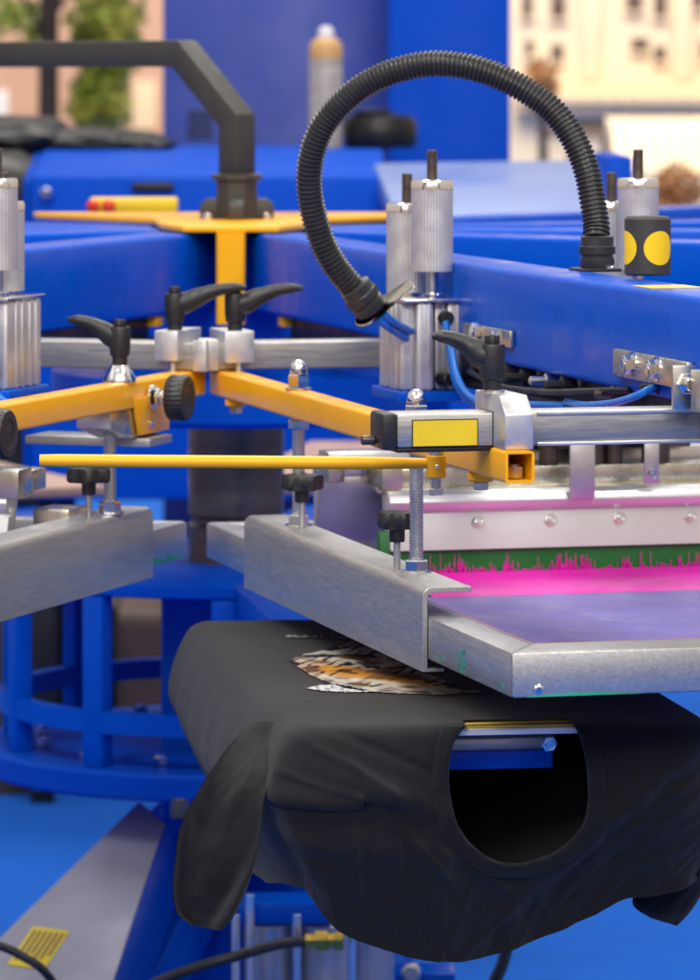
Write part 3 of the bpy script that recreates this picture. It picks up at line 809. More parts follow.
# ink pool
def ink(b):
    n = 200; q = random.Random(4); rows = []
    prof = [(1.3600, -.6125), (1.3625, -.6108), (1.367, -.6106), (1.373, -.6130), (1.386, -.6160), (1.42, -.6166), (1.50, -.6160), (1.545, -.6166), (1.556, -.6183)]
    for i in range(n + 1):
        t = tq(388) + (.385 - tq(388)) * i / n
        k = noise.noise(V((t * 55, 0, 0))); k2 = noise.noise(V((t * 160, 3, 0)))
        row = []
        for j, (r, z) in enumerate(prof):
            f = j / 8
            row.append(b.verts.new(H(t, r + (k * .006 + k2 * .0012) * f * (1 if r > 1.38 else .3), z + (k * .0008 + k2 * .0003) * sin(pi * f))))
        rows.append(row)
    for A, B in zip(rows, rows[1:]):
        for j in range(8): b.faces.new((A[j], B[j], B[j + 1], A[j + 1]))
    # smears drawn up the blade
    rf = lambda z: 1.3522 + (-.56 - z) / .0525 * .007 + .0004
    def smear(t, h, w, ln):
        z1 = min(-.585, -.611 + h)
        n = 7; L = []; R = []
        for i in range(n + 1):
            f = i / n; ww = w * (1 - f) ** .7 * (1 + .5 * noise.noise(V((t * 900, f * 6, 1)))) + .00012
            c = t + ln * f + .0006 * noise.noise(V((t * 500, f * 4, 2)))
            L.append((c - ww, -.611 + (z1 + .611) * f)); R.append((c + ww, -.611 + (z1 + .611) * f))
        prism(b, L + R[::-1], H(0, rf(-.611) + .0004, 0), V((1, 0, 0)), V((0, 0, 1)), V((0, -.0005, .0)), 0)
    t = tq(400)
    while t < .38:
        hw = q.uniform(.004, .013); pk = q.uniform(.006, .027)
        for _ in range(int(hw * 900)):
            u = q.gauss(0, .5); x = t + u * hw
            hgt = pk * math.exp(-u * u * 1.4) * q.uniform(.35, 1.0)
            smear(x, hgt, q.uniform(.0003, .0012), q.uniform(-.0012, .0012))
        smear(t, pk * .4, hw * .30, 0); smear(t + hw * .4, pk * .28, hw * .3, 0)
        for _ in range(2): smear(t + q.uniform(.004, .02), q.uniform(.003, .024), q.uniform(.00025, .0005), 0)
        t += hw + q.uniform(.003, .021)
single('magenta_ink', 'thick glossy magenta ink lying along the green squeegee blade', 'ink', ink, M['ink'], FR, H(0, 1.4, -.6185))

# squeegee lift with two cylinders
def flute(bm, c, z0, z1, rad, n=36, d=.022):
    pr = []
    ring0, ring1 = [], []
    for i in range(n * 4):
        a = 2 * pi * i / (n * 4); k = rad * (1 - (d if i % 4 in (0,) else 0))
        ring0.append(bm.verts.new(c + V((k * cos(a), k * sin(a), z0)))); ring1.append(bm.verts.new(c + V((k * cos(a), k * sin(a), z1))))
    m = len(ring0)
    for i in range(m): bm.faces.new((ring0[i], ring0[(i + 1) % m], ring1[(i + 1) % m], ring1[i]))
    bm.faces.new(ring0[::-1]); bm.faces.new(ring1)

RF, RK = 1.345, 1.285
tf, ztop = FR.at_r(432, 189, RF); tkk, ztop2 = FR.at_r(407, 212, RK)
T = Thing('squeegee_lift', 'pair of silver air cylinders on a fluted aluminium carriage under the hose end', 'air cylinder unit', FR, H(tf, RF, -.40), group='silver air cylinder units')
LIFT = T; LIFTB = H(tf, RF, -.40)
for (t, r, z1, zb, dy) in ((tf, RF, ztop, FR.at_r(432, 271, RF)[1], 1), (tkk, RK, ztop2, FR.at_r(407, 292, RK)[1], 1)):
    cy = T.part('cylinder', lambda b: flute(b, H(t, r, 0), zb, z1, .0258), M['alu_pale'])
    T.part('end_cap', lambda b: lathe(b, H(t, r, z1 + .0002), (0, 0, 1), [(.0262, 0), (.0262, .009), (.0245, .0115), (.012, .012)], 32), M['chrome'], parent=cy)
    T.part('piston_rod', lambda b: cyl(b, H(t, r, z1 + .012), (0, 0, 1), .0064, .036, .001, 18), M['steel'], parent=cy)
    T.part('shaft', lambda b: cyl(b, H(t, r, -.272), (0, 0, 1), .0075, zb + .272, .0005, 20), M['rod'], parent=cy)
def carriage(b):
    for x0, x1, ra_, rb_ in ((400, 416, 1.27, 1.372), (416.4, 434, 1.268, 1.385), (434.4, 447, 1.27, 1.368), (447.4, 462, 1.268, 1.380)):
        a_, b_ = FR.at_r(x0, 340, rb_)[0], FR.at_r(x1, 340, rb_)[0]
        bx(b, a_, b_, ra_, rb_, -.3848, -.277, .004)
        for s in (.3, .7):
            bx(b, a_ + (b_ - a_) * s - .0011, a_ + (b_ - a_) * s + .0011, rb_ - .004, rb_ + .0016, -.3846, -.2772, .0004)
    a_, b_ = FR.at_r(400, 340, 1.372)[0], FR.at_r(462, 340, 1.38)[0]
    for s in (0, 1):
        for r in (1.28, 1.30, 1.325, 1.345): bx(b, (a_, b_)[s] - .0018, (a_, b_)[s] + .0018, r, r + .010, -.3846, -.2772, .0014)
T.part('carriage', carriage, M['alu_pale'])
ta_, tb_ = FR.at_r(398, 300, 1.37)[0], FR.at_r(463, 300, 1.37)[0]
tp_ = T.part('top_plate', lambda b: bx(b, ta_, tb_, 1.265, 1.39, -.2765, -.272, .0012), M['chrome'])
parts(T, 'rod_seal', [lambda b: lathe(b, H(tf, RF, -.2719), (0, 0, 1), [(.016, 0), (.016, .004), (.01, .006)], 24), lambda b: lathe(b, H(tkk, RK, -.2719), (0, 0, 1), [(.02, 0), (.02, .005), (.012, .008)], 24)], M['chrome'], parent=tp_)
T.part('base_plate', lambda b: bx(b, FR.at_r(398, 390, 1.39)[0], FR.at_r(470, 390, 1.39)[0], 1.26, 1.392, -.398, -.3852, .002), M['blue'])
parts(T, 'fitting', [lambda b: cyl(b, H(FR.at_r(446, 320, 1.38)[0], 1.372, -.296), (0, -1, 0), .0085, .016), lambda b: cyl(b, H(FR.at_r(442, 375, 1.38)[0], 1.372, -.371), (.3, -1, 0), .008, .022)], M['black'])
T.part('air_hose', lambda b: sweep(b, spline([H(FR.at_r(446, 320, 1.39)[0], 1.388, -.30), H(FR.at_r(447, 345, 1.39)[0], 1.40, -.33), H(FR.at_r(451, 375, 1.39)[0], 1.405, -.368), H(FR.at_r(462, 395, 1.39)[0], 1.40, -.392), H(FR.at_r(480, 408, 1.39)[0], 1.398, -.408)], 30), .0045, seg=14, up=V((1, 0, 0))), M['airblue'])
dx = FR.at_r(638, 189, RF)[0]
dup(LIFT.o, FR, H(dx, RF, -.40), 'pair of silver air cylinders rising behind the black block with yellow dots', 'silver air cylinder units')
dxl = FL.at_r(-3, 200, RF)[0]
dup(LIFT.o, FL, H(dxl, RF, -.398), 'silver air cylinder unit cut by the left edge of the photo', 'silver air cylinder units')

TA = -.056
def atx(x, y, t=TA): return FR.at_t(x, y, t)
ra_, za_ = atx(569, 400); rb_, _ = atx(472, 392)
single('carriage_plate', 'narrow blue plate right of the cylinder carriage under the near arm', 'plate', lambda b: bx(b, -.052, .03, rb_, ra_, -.3975, -.384, .002), M['blue'], FR, H(0, rb_, -.3975))
def tube(pts, rad=.0042, t=TA):
    q = [H(tt, *atx(x, y, tt)) for x, y, tt in pts]
    return lambda b: sweep(b, spline(q, 40), rad, seg=14, up=V((0, 0, 1)))
single('air_tube', 'bright blue air tube looping below the near right arm towards the zinc plates', 'tube', tube([(566, 402, -.05), (585, 405, -.06), (612, 403, -.066), (636, 396, -.066), (652, 388, -.05), (664, 384, -.02)]), M['airblue'], FR, H(TA, ra_, -.4))
single('air_tube', 'blue air tube curving beside the cylinder carriage behind the black clamp lever', 'tube', tube([(452, 350, -.06), (456, 372, -.066), (466, 392, -.07), (484, 402, -.07), (520, 404, -.064), (566, 405, -.05)]), M['airblue'], FR, H(TA, rb_, -.4))
single('air_tube', 'dark air tube sagging under the guide rail of the near arm', 'tube', tube([(470, 372, -.045), (500, 386, -.06), (545, 392, -.06), (590, 391, -.055), (630, 390, -.04)], .0036), M['dark'], FR, H(TA, rb_ + .05, -.4))
T = Thing('valve_plate', 'zinc bracket plate with fittings bolted to the near arm beside the cylinder carriage', 'bracket', FR, H(TA, rb_, -.34))
(p0, q0), (p1, q1) = atx(463, 319, -.046), atx(510, 348, -.046)
pl_ = T.part('plate', lambda b: bx(b, -.0465, -.0412, p0, p1, q1, q0 - .004, .001), M['zinc'])
T.part('bolt', lambda b: hexnut(b, H(-.0466, p0 + (p1 - p0) * .35, (q0 + q1) / 2), .011, .009, (-1, 0, 0)), M['chrome'], parent=pl_)
T.part('bolt', lambda b: hexnut(b, H(-.0466, p0 + (p1 - p0) * .75, (q0 + q1) / 2 - .003), .009, .008, (-1, 0, 0)), M['chrome'], parent=pl_)
for x, y, rr, m in ((474, 366, .010, 'dark'), (490, 372, .013, 'steel'), (508, 378, .010, 'dark'), (532, 381, .009, 'rod'), (548, 386, .011, 'dark'), (598, 394, .009, 'steel'), (643, 388, .008, 'dark')):
    r, z = atx(x, y)
    T.part('fitting', lambda b: lathe(b, H(-.024, r, z), (-1, 0, 0), [(rr, 0), (rr, .016), (rr * .6, .018), (rr * .6, .034), (rr * .3, .036)], 14), M[m])
r0t, z0t = atx(527, 396); r1t, z1t = atx(566, 405)
T.part('terminal', lambda b: bx(b, -.062, -.0525, r0t, r1t, -.405, -.393, .001), M['alu_pale'])

# corrugated hose
HP = [(596, 238), (596, 224), (592.5, 200), (587.5, 174), (579, 150), (566, 127), (550, 108), (529, 92.5), (505, 79.5), (480, 70), (455, 65), (430, 64), (404, 68.5), (380, 77), (357, 90), (338, 107), (324, 124), (314, 146), (309.3, 170), (310, 195), (315.5, 221), (324, 246), (336, 267), (349, 283), (361, 296)]
n_ = len(HP)
hp3 = [PX(x, y, 5.42 + .16 * i / (n_ - 1)) for i, (x, y) in enumerate(HP)]
T = Thing('corrugated_hose', 'black corrugated hose arching from the near right arm to the cylinder carriage', 'hose', W0, PX(596, 268, 5.42))
def hose(b):
    NR = 128; q = spline(hp3, NR * 4 + 1); rr = []
    for i in range(len(q)): rr.append((.0162, .0162, .0138, .0136)[i % 4])
    sweep(b, q, rr, seg=28, up=V((0, 1, 0)))
T.part('hose', hose, M['rubber'])
def cuff(p, ax, s=1.0):
    def fn(b):
        lathe(b, p, ax, [(.0195 * s, 0), (.0205 * s, .002), (.0205 * s, .012), (.0185 * s, .0135), (.0185 * s, .0155), (.0208 * s, .017), (.0208 * s, .025), (.0195 * s, .0265), (.0195 * s, .037), (.0165 * s, .0385)], 36)
        x, y, a = basis(ax)
        for k in range(30):
            g = 2 * pi * k / 30
            o = V(p) + x * (.0205 * s * cos(g)) + y * (.0205 * s * sin(g)); u = (x * -sin(g) + y * cos(g)); w = (x * cos(g) + y * sin(g))
            prism(b, [(-.0011, -.001), (.0011, -.001), (.0011, .001), (-.0011, .001)], o + a * .0165, u, w, a * .009, 0)
    return fn
T.part('cuff', cuff(PX(597, 268, 5.42), (0, 0, 1)), M['rubber'])
cd = (hp3[-4] - hp3[-1]).normalized()
cb = PX(372, 310, 5.58)
T.part('cuff', cuff(cb, cd, 1.02), M['rubber'])
T.part('flange', lambda b: box(b, PX(595, 269.5, 5.42), (.05, .05, .004), .001, Matrix.Rotation(FR.a, 4, 'Z')), M['dark'])
T.part('screw', lambda b: [lathe(b, PX(610, 268.5, 5.405), (0, 0, 1), [(.006, 0), (.006, .002), (.003, .004)], 14)], M['chrome'])
def elbow(b):
    n = (cd + V((0, -.18, 0))).normalized()
    u = V((n.z, 0, -n.x)).normalized(); w_ = n.cross(u).normalized()
    q = [(-.026, 0)]
    for k in range(9):
        g = pi + (k - 4) * .3; q.append((.026 * cos(g), .024 * sin(g)))
    q = [p for p in q[1:]] + [(.03, .015), (.058, .010), (.058, -.010), (.03, -.015)]
    prism(b, q, cb - n * .004, u, w_, n * .003, .0008)
T.part('mount_plate', elbow, M['zinc'])
parts(T, 'air_tube', [lambda b: sweep(b, spline([cb + V((.004, 0, -.004)), cb + V((.016, 0, -.018)), cb + V((.05, .09, -.045))], 12), .0048, seg=12), lambda b: sweep(b, spline([cb + V((.012, 0, .0)), cb + V((.022, 0, -.012)), cb + V((.055, .09, -.035))], 12), .0048, seg=12)], M['airblue'])

# block with yellow dots standing on the arm
YK = 5.16
kb = PX(649, 276, YK); kt = PX(649, 217, YK)
T = Thing('sensor_block', 'black upright block with round yellow dots on the near right arm', 'sensor', W0, kb)
hh = kt.z - kb.z; kr = .0262; kc = kb + V((0, kr, 0))
T.part('body', lambda b: lathe(b, kc, (0, 0, 1), [(kr - .002, 0), (kr, .002), (kr, hh - .003), (kr - .003, hh), (.012, hh), (.011, hh - .002)], 56), M['charcoal'])
def dots(b, a0):
    n, m = 30, 8; R0 = .0192; c = kc + V((0, 0, hh * .47))
    def pnt(du, dz, k):
        g = a0 + du / kr; return c + V(((kr + k) * sin(g), -(kr + k) * cos(g), dz))
    cen = b.verts.new(pnt(0, 0, .0004)); prev = None
    for j in range(1, m + 1):
        row = [b.verts.new(pnt(R0 * j / m * cos(2 * pi * i / n), R0 * j / m * sin(2 * pi * i / n), .0004)) for i in range(n)]
        for i in range(n):
            if prev: b.faces.new((prev[i], row[i], row[(i + 1) % n], prev[(i + 1) % n]))
            else: b.faces.new((cen, row[i], row[(i + 1) % n]))
        prev = row
for a0 in (-1.28, .50): T.part('yellow_dot', lambda b: dots(b, a0), M['ydot'])

# ---------------------------------------------------------------- left print head
BL = .2965
T, fl_ = screen(FL, 'dull aluminium printing screen at the left behind its clamp channel', BL, 1, 1.0, 2.41, .066, .04)
eL = BL - .0065
T.part('emulsion_drips', lambda b: [prism(b, [(-.01, 0), (.01, 0), (.006, .003 + .004 * (i % 3)), (-.006, .004)], H(eL + .0002, 1.03 + .016 * i, -.6205), V((0, -1, 0)), V((0, 0, 1)), V((.0004, 0, 0)), 0) for i in range(9)], M['residue'])
T = Thing('screen_holder', 'amber square tube with knobs over a worn clamp channel, right side of the left screen', 'screen holder', FL, H(.28, 1.6, -.6))
rl0 = FL.at_t(153.5, 550, BL)[0]
T.part('clamp_channel', lambda b: prism(b, channel_poly(BL, 1), H(0, rl0, 0), V((1, 0, 0)), V((0, 0, 1)), V((0, -(2.08 - rl0), 0)), .0006, 1), M['cast'])
TL = .294
T.part('amber_tube', lambda b: rtube(b, H(TL, .985, -.396), H(TL, 2.345, -.396), .032, .034, .004, .003), M['yellow'])
tt, rr_ = FL.at_z(110, 514, -.544)
T.part('threaded_rod', lambda b: thread(b, H(tt, rr_, -.57), (0, 0, 1), .008, .16, .003), M['rod'])
T.part('nut', lambda b: (cyl(b, H(tt, rr_, -.544), (0, 0, 1), .017, .002, .0004), hexnut(b, H(tt, rr_, -.542), .014, .014)), M['chrome'])
t_, r_ = FL.at_z(89, 518, -.544); star_knob(T, t_, r_, -.544, FL.at_r(89, 467, r_)[1], .025)
# cone seat with a lever
rcn = FL.at_t(120, 372, TL)[0]
T.part('cone_seat', lambda b: lathe(b, H(TL, rcn, -.379), (0, 0, 1), [(.0205, 0), (.0205, .004), (.014, .016), (.012, .021), (.010, .0215)], 32), M['chrome'])
lb = H(TL, rcn, -.3575)
lv = T.part('lever', lever_fn(lb, (-1, -.15, 0), L=.066), M['black'])
T.part('screw', lever_screw(lb), M['dark'], parent=lv)
# side knob on the tube
rkn, zkn = FL.at_t(150, 397, TL + .0165)
T.part('tube_ear', lambda b: prism(b, [(rkn - .065, -.400), (rkn + .055, -.400), (rkn + .035, -.447), (rkn - .065, -.447)], V((TL + .0125, 0, 0)), V((0, -1, 0)), V((0, 0, 1)), V((.006, 0, 0)), .001), M['yellow'])
def kn(b, rad, t0, r, z):
    lathe(b, H(t0, r, z), (1, .0, 0), [(rad * .96, 0), (rad, .002), (rad, .021), (rad * .93, .024), (rad * .6, .0245), (rad * .55, .0235), (rad * .2, .0235)], 64, lobes=(32, .018))
kk = T.part('side_knob', lambda b: kn(b, .0285, TL + .044, rkn, zkn), M['black'])
T.part('washer', lambda b: (lathe(b, H(TL + .0186, rkn, zkn), (1, 0, 0), [(.0155, 0), (.0155, .004), (.011, .008), (.011, .012)], 28), cyl(b, H(TL + .03, rkn, zkn), (1, 0, 0), .008, .0155)), M['chrome'], parent=kk)
rk2, zk2 = FL.at_t(2, 434, TL + .045)
k2 = T.part('side_knob', lambda b: kn(b, .0285, TL + .030, rk2, zk2), M['black'])
T.part('washer', lambda b: cyl(b, H(TL + .0158, rk2, zk2), (1, 0, 0), .010, .016), M['chrome'], parent=k2)
T.part('set_screw', lambda b: lathe(b, H(TL + .0186, rkn + .004, -.434), (1, 0, 0), [(.006, 0), (.006, .003), (.003, .004)], 14), M['chrome'])
T.part('foot_plate', lambda b: prism(b, [(rkn - .06, -.4475), (rkn + .30, -.4175), (rkn + .12, -.430), (rkn + .02, -.4475)] if False else [(rkn - .06, -.450), (rkn + .05, -.450), (rkn + .12, -.433), (rkn + .12, -.4135), (rkn - .06, -.4135)], V((TL - .035, 0, 0)), V((0, -1, 0)), V((0, 0, 1)), V((.046, 0, 0)), .001), M['zinc'])
T.part('swing_plate', lambda b: bx(b, TL - .14, TL + .028, rkn - .05, rkn + .03, -.462, -.4515, .001), M['cast'])

trl2 = FL.at_r(196, 350, RRB)[0]
T = Thing('cross_rail', 'aluminium cross rail at the inner end of the left screen holder', 'rail', FL, H(0, 1.0, -.38), group='aluminium cross rails')
T.part('rail', lambda b: rtube(b, H(-.30, 1.01, -.360), H(trl2, 1.01, -.360), .05, .036, .003, .004), M['alu_brush'])
for r in (.985, 1.024): T.part('end_frame', lambda b: bx(b, trl2 - .004, trl2 + .014, r, r + .012, -.379, -.339, .001), M['alu_pale'])
tk2 = FL.at_r(170, 345, 1.04)[0]
T = Thing('rail_clamp', 'pale clamp block with a black lever pointing at the amber hub post', 'clamp', FL, H(tk2, 1.02, -.38), group='lever clamps on the cross rails')
T.part('block', lambda b: bx(b, tk2 - .016, tk2 + .016, .965, 1.055, -.365, -.326, .0015), M['alu_pale'])
T.part('bolt', lambda b: cyl(b, H(tk2 + .004, 1.04, -.3805), (0, 0, 1), .0055, .014), M['rod'])
lb = H(tk2 + .003, 1.03, -.3262)
lv = T.part('lever', lever_fn(lb, (1, .28, 0), L=.092), M['black'])
T.part('screw', lever_screw(lb), M['dark'], parent=lv)
tw = lambda x: FL.at_r(x, 500, 1.35)[0]
T = squeegee(FL, 'end of a squeegee with a green blade at the left edge', -.1, tw(9), -.1, tw(22), -.1, tw(14), [], [])
parts(T, 'end_block', [lambda b: bx(b, tw(-12), tw(22), 1.3142, 1.36, -.519, -.482, .003), lambda b: bx(b, tw(17), tw(54), 1.235, 1.30, -.574, -.535, .003)], M['zinc'])
tx, zx = FL.at_r(-1, 516, 1.36)
cu = bpy.data.curves.new('lettering', 'FONT'); cu.body = 'e'; cu.size = .026; cu.extrude = .0003
tmpo = bpy.data.objects.new('tmp', cu); COL.objects.link(tmpo); bpy.context.view_layer.update()
lme = bpy.data.meshes.new_from_object(tmpo.evaluated_get(bpy.context.evaluated_depsgraph_get())); bpy.data.objects.remove(tmpo)
lo = bpy.data.objects.new('lettering', lme); COL.objects.link(lo); lme.materials.clear(); lme.materials.append(M['white']); lo.parent = T.o
lo.rotation_euler = (pi / 2, 0, 0); lo.location = H(tx, 1.3482, zx - .002) - T.org

# ---------------------------------------------------------------- pallet and shirt
ZP = -.668
PR1 = 2.262
T = Thing('print_pallet', 'print pallet with a yellowed rim under the black shirt', 'pallet', FP, H(0, 1.8, -.75))
T.part('board', lambda b: bx(b, -.20, .20, 1.34, PR1, ZP - .0135, ZP - .0064, .002), M['white'])
T.part('rim', lambda b: bx(b, -.195, .195, 1.34, PR1 - .003, ZP - .0062, ZP - .0026, .001), M['wood'])
rs_ = PR1 - .06
ts0, zs0 = FP.at_r(452, 752, rs_); ts1, zs1 = FP.at_r(553, 768, rs_)
T.part('cross_beam', lambda b: bx(b, ts0 - .03, ts1, rs_ - .05, rs_, zs1, zs0, .002), M['blue'])
tg0, zg0 = FP.at_r(452, 738, rs_ - .01); tg1, zg1 = FP.at_r(555, 749, rs_ - .01)
T.part('slide_rail', lambda b: (bx(b, tg0 - .03, tg1, rs_ - .06, rs_ - .005, zg1, zg0, .002), bx(b, tg0 - .03, tg1 - .02, rs_ - .06, rs_ - .02, zg0 + .0005, zg0 + .008, .001)), M['alu_brush'])
parts(T, 'lock_bolt', [lambda b: hexnut(b, H(tg1 - .008, rs_ - .0048, (zg0 + zg1) / 2), .009, .008, (0, -1, 0)), lambda b: cyl(b, H(tg1 - .02, rs_ - .02, zs0 + .0003), (0, 0, 1), .012, abs(zg1 - zs0) - .0006, .0005)], M['chrome'])
T.part('arm', lambda b: bx(b, -.045, .045, .34, 1.8, -.80, -.735, .003), M['blue'])
T.part('riser', lambda b: bx(b, -.07, .07, 1.5, 1.9, -.7345, ZP - .0137, .003), M['dark'])
M['pink_lit'] = mat('white_board_pink_light', (.52, .33, .25), .45, var=.08)  # white board tops; the warm light on them is mixed into this colour
RP = Thing('print_pallet', 'bare white pallet, pink light painted into its colour, on a blue arm, behind the left screen beside the steel column', 'pallet', Frame(8.4 - 5 * STEP), H(0, .5, -.75), group='bare pallets on blue arms')
RP.part('board', lambda b: bx(b, -.17, .17, .95, 1.9, -.722, -.704, .003), M['pink_lit'])
RP.part('arm', lambda b: bx(b, -.045, .045, .365, 1.5, -.80, -.7365, .003), M['blue'])
RP.part('riser', lambda b: bx(b, -.06, .06, 1.1, 1.5, -.736, -.7225, .003), M['dark'])
for k, lab in ((-4, 'bare white pallet, pink light painted into its colour, on a blue arm, at the back left behind the left clamp channel'), (5, 'bare white pallet, pink light painted into its colour, on a blue arm, straight behind the steel column')):
    dup(RP.o, Frame(8.4 + STEP * k), H(0, .5, -.75), lab, 'bare pallets on blue arms')

# shirt: an edge path round the pallet, cloth hanging from it
HWs, RC, RB0, RB1 = .208, .045, 1.335, 2.27
edge = []          # (t, r, nt, nr, tag)
N1 = 150
for i in range(N1): edge.append((-HWs, RB0 + (RB1 - RC - RB0) * i / N1, -1, 0))
for i in range(28):
    a = pi / 2 * i / 28; edge.append((-HWs + RC - RC * cos(a), RB1 - RC + RC * sin(a), -cos(a), sin(a)))
N2 = 210
for i in range(N2): edge.append((-HWs + RC + (2 * HWs - 2 * RC) * i / N2, RB1, 0, 1))
for i in range(28):
    a = pi / 2 * i / 28; edge.append((HWs - RC + RC * sin(a), RB1 - RC + RC * cos(a), sin(a), cos(a)))
for i in range(61): edge.append((HWs, RB1 - RC - .45 * i / 60, 1, 0))
NE = len(edge)
SL = [0.]
for a, b in zip(edge, edge[1:]): SL.append(SL[-1] + math.hypot(b[0] - a[0], b[1] - a[1]))
s_cl = SL[N1]; s_fl = SL[N1 + 28]; s_fr = SL[N1 + 28 + N2]; s_cr = SL[N1 + 56 + N2]


def smooth_curve(x, pts):
    if x <= pts[0][0]: return pts[0][1]
    if x >= pts[-1][0]: return pts[-1][1]
    for i in range(len(pts) - 1):
        (x0, y0), (x1, y1) = pts[i], pts[i + 1]
        if x <= x1:
            m0 = (y1 - pts[i - 1][1]) / (x1 - pts[i - 1][0]) if i else (y1 - y0) / (x1 - x0)
            m1 = (pts[i + 2][1] - y0) / (pts[i + 2][0] - x0) if i + 2 < len(pts) else (y1 - y0) / (x1 - x0)
            h = x1 - x0; f = (x - x0) / h
            return (2 * f ** 3 - 3 * f * f + 1) * y0 + (f ** 3 - 2 * f * f + f) * h * m0 + (3 * f * f - 2 * f ** 3) * y1 + (f ** 3 - f * f) * h * m1


def s_of_t(t): return s_fl + (t + HWs - RC)
def pt(x): return FP.at_r(x, 800, RB1 + .015)[0]
def pz(y, x=500): return FP.at_r(x, y, RB1 + .015)[1]
drop_pts = [(0, .18), (.25, .215), (s_cl - .30, .215), (s_cl - .06, .180), (s_cl + .02, .180)] + [(s_of_t(pt(x)), ZP - pz(y)) for x, y in ((318, 911), (345, 933), (385, 950), (430, 963), (480, 966), (525, 955), (565, 941), (600, 926), (628, 909), (660, 905))] + [(s_cr, .175), (s_cr + .15, .19), (SL[-1], .18)]


def cloth(i, h):
    """point of the hanging cloth; h in metres down from the pallet edge"""
    t, r, nt, nr = edge[i]; s = SL[i]
    D = smooth_curve(s, drop_pts); g = h / D
    side = 1 - interp(s, [(s_cl - .02, 0), (s_fl + .03, 1)])
    # fall: rounded shoulder then leaning outwards
    lean = interp(s, [(0, .042), (s_cl - .3, .046), (s_cl, .046), (s_fl + .02, .046), (s_fl + .14, .028), (s_of_t(.1), .030), (s_fr, .05), (s_cr, .05), (SL[-1], .04)])
    out = lean * (1 - math.exp(-h / .03)) * .55 + lean * .45 * sin(min(1, g / .62) * pi / 2) - interp(g, [(.45, 0), (1, .045)])
    z = ZP - h
    rad = .012
    if h < rad * 1.57:
        a = h / rad; out += -rad * (1 - sin(a)) + 0; z = ZP - rad * (1 - cos(a))
    else:
        z = ZP - rad - (h - rad * 1.57) * (D - rad) / (D - rad * 1.57)
    # folds
    fo = 0.
    amp = interp(g, [(.05, 0), (.4, 1), (1, 1.25)])
    fo += .010 * amp * sin(s * 46 + 1.1 + g * 1.3) * interp(s, [(0, .06), (s_cl - .12, .12), (s_cl, .25), (s_fl + .1, .3), (s_of_t(-.06), .06), (s_of_t(.08), .06), (s_fr, .5), (SL[-1], .6)])
    rg = 1 - abs(noise.noise(V((s * 17 + g * 2.2, g * 2.0 - s * 4, 8.0)))) * 2
    amp2 = amp * interp(s, [(s_cl - .05, .12), (s_fl + .06, 1)])
    fo += .0024 * amp2 * max(0, rg) ** 3 + .0012 * amp2 * max(0, 1 - abs(noise.noise(V((s * 38 - g * 4, g * 5, 3.0)))) * 2.2) ** 3
    fo += .006 * amp2 * noise.noise(V((s * 26, g * 3, 1.0))) + .003 * noise.noise(V((s * 60 + g * 9, g * 13, 4.0))) * amp2
    # diagonal drag folds falling away from the neck
    for (xa, ya, xb, yb, am, wd) in ((470, 962, 705, 738, .011, .009), (452, 812, 330, 765, .006, .012), (440, 850, 300, 838, .005, .012), (330, 900, 300, 745, .006, .010), (455, 838, 400, 935, .004, .01), (600, 770, 690, 745, .004, .01), (586, 830, 660, 770, .004, .01), (310, 733, 400, 792, .0035, .0045), (335, 727, 436, 772, -.003, .005), (300, 764, 372, 798, .003, .004), (395, 818, 455, 886, .0035, .005), (430, 842, 530, 905, .003, .005), (350, 826, 362, 915, .0035, .006), (396, 840, 404, 935, .003, .006), (600, 856, 692, 772, .0035, .005), (560, 884, 655, 806, -.003, .005), (298, 812, 322, 890, .004, .006), (455, 735, 425, 800, .0025, .004), (595, 740, 640, 790, .003, .005), (520, 880, 600, 862, .002, .004)):
        pa, pb = V((pt(xa), pz(ya))), V((pt(xb), pz(yb))); ab = pb - pa; L = ab.length; ab /= L
        p = V((s - s_fl - HWs + RC, z)) - pa; u = p.dot(ab); v = p.x * ab.y - p.y * ab.x
        k = interp(u, [(-.02, 0), (.03, 1), (L - .03, 1), (L + .02, 0)])
        if am > .01:   # a real overlap: cloth below/right of the line sits further back
            fo += k * (-am * 1.0 / (1 + math.exp(-max(-60, min(60, v / .0028)))) + am * .45 * math.exp(-(v / wd) ** 2 * .6)) * interp(s, [(s_cr, 1), (s_cr + .1, 0)])
        else:
            fo += k * am * math.exp(-(v / wd) ** 2)
    # shoulder seam: the cloth turns under below it
    zs = smooth_curve(s, [(s_cl, -.745), (s_fl + .01, pz(803)), (s_of_t(pt(335)), pz(794)), (s_of_t(pt(407)), pz(806)), (s_of_t(pt(445)), pz(816))])
    ks = interp(s, [(s_cl - .06, 0), (s_cl, 1), (s_of_t(pt(380)), .8), (s_of_t(pt(425)), 0)])
    dz = zs - z
    fo += ks * (-.010 / (1 + math.exp(-dz / .003)) - (.0035 * math.exp(-(dz / .0018) ** 2)) + .006 * math.exp(-((dz + .012) / .012) ** 2))
    q = out + fo
    return V((t + nt * q, -(r + nr * q), z))


hole_px = [(470, 725), (486, 718), (525, 716.5), (563, 717), (577, 727), (585, 752), (588, 785), (584, 820), (566, 846), (541, 860), (517, 865), (492, 860), (467, 841), (452, 816), (446.5, 782), (450, 750), (458, 735)]
hole = [(pt(x), pz(y)) for x, y in hole_px]


def inside(t, z, poly):
    c = False; j = len(poly) - 1
    for i in range(len(poly)):
        (xi, yi), (xj, yj) = poly[i], poly[j]
        if (yi > z) != (yj > z) and t < (xj - xi) * (z - yi) / (yj - yi) + xi: c = not c
        j = i
    return c


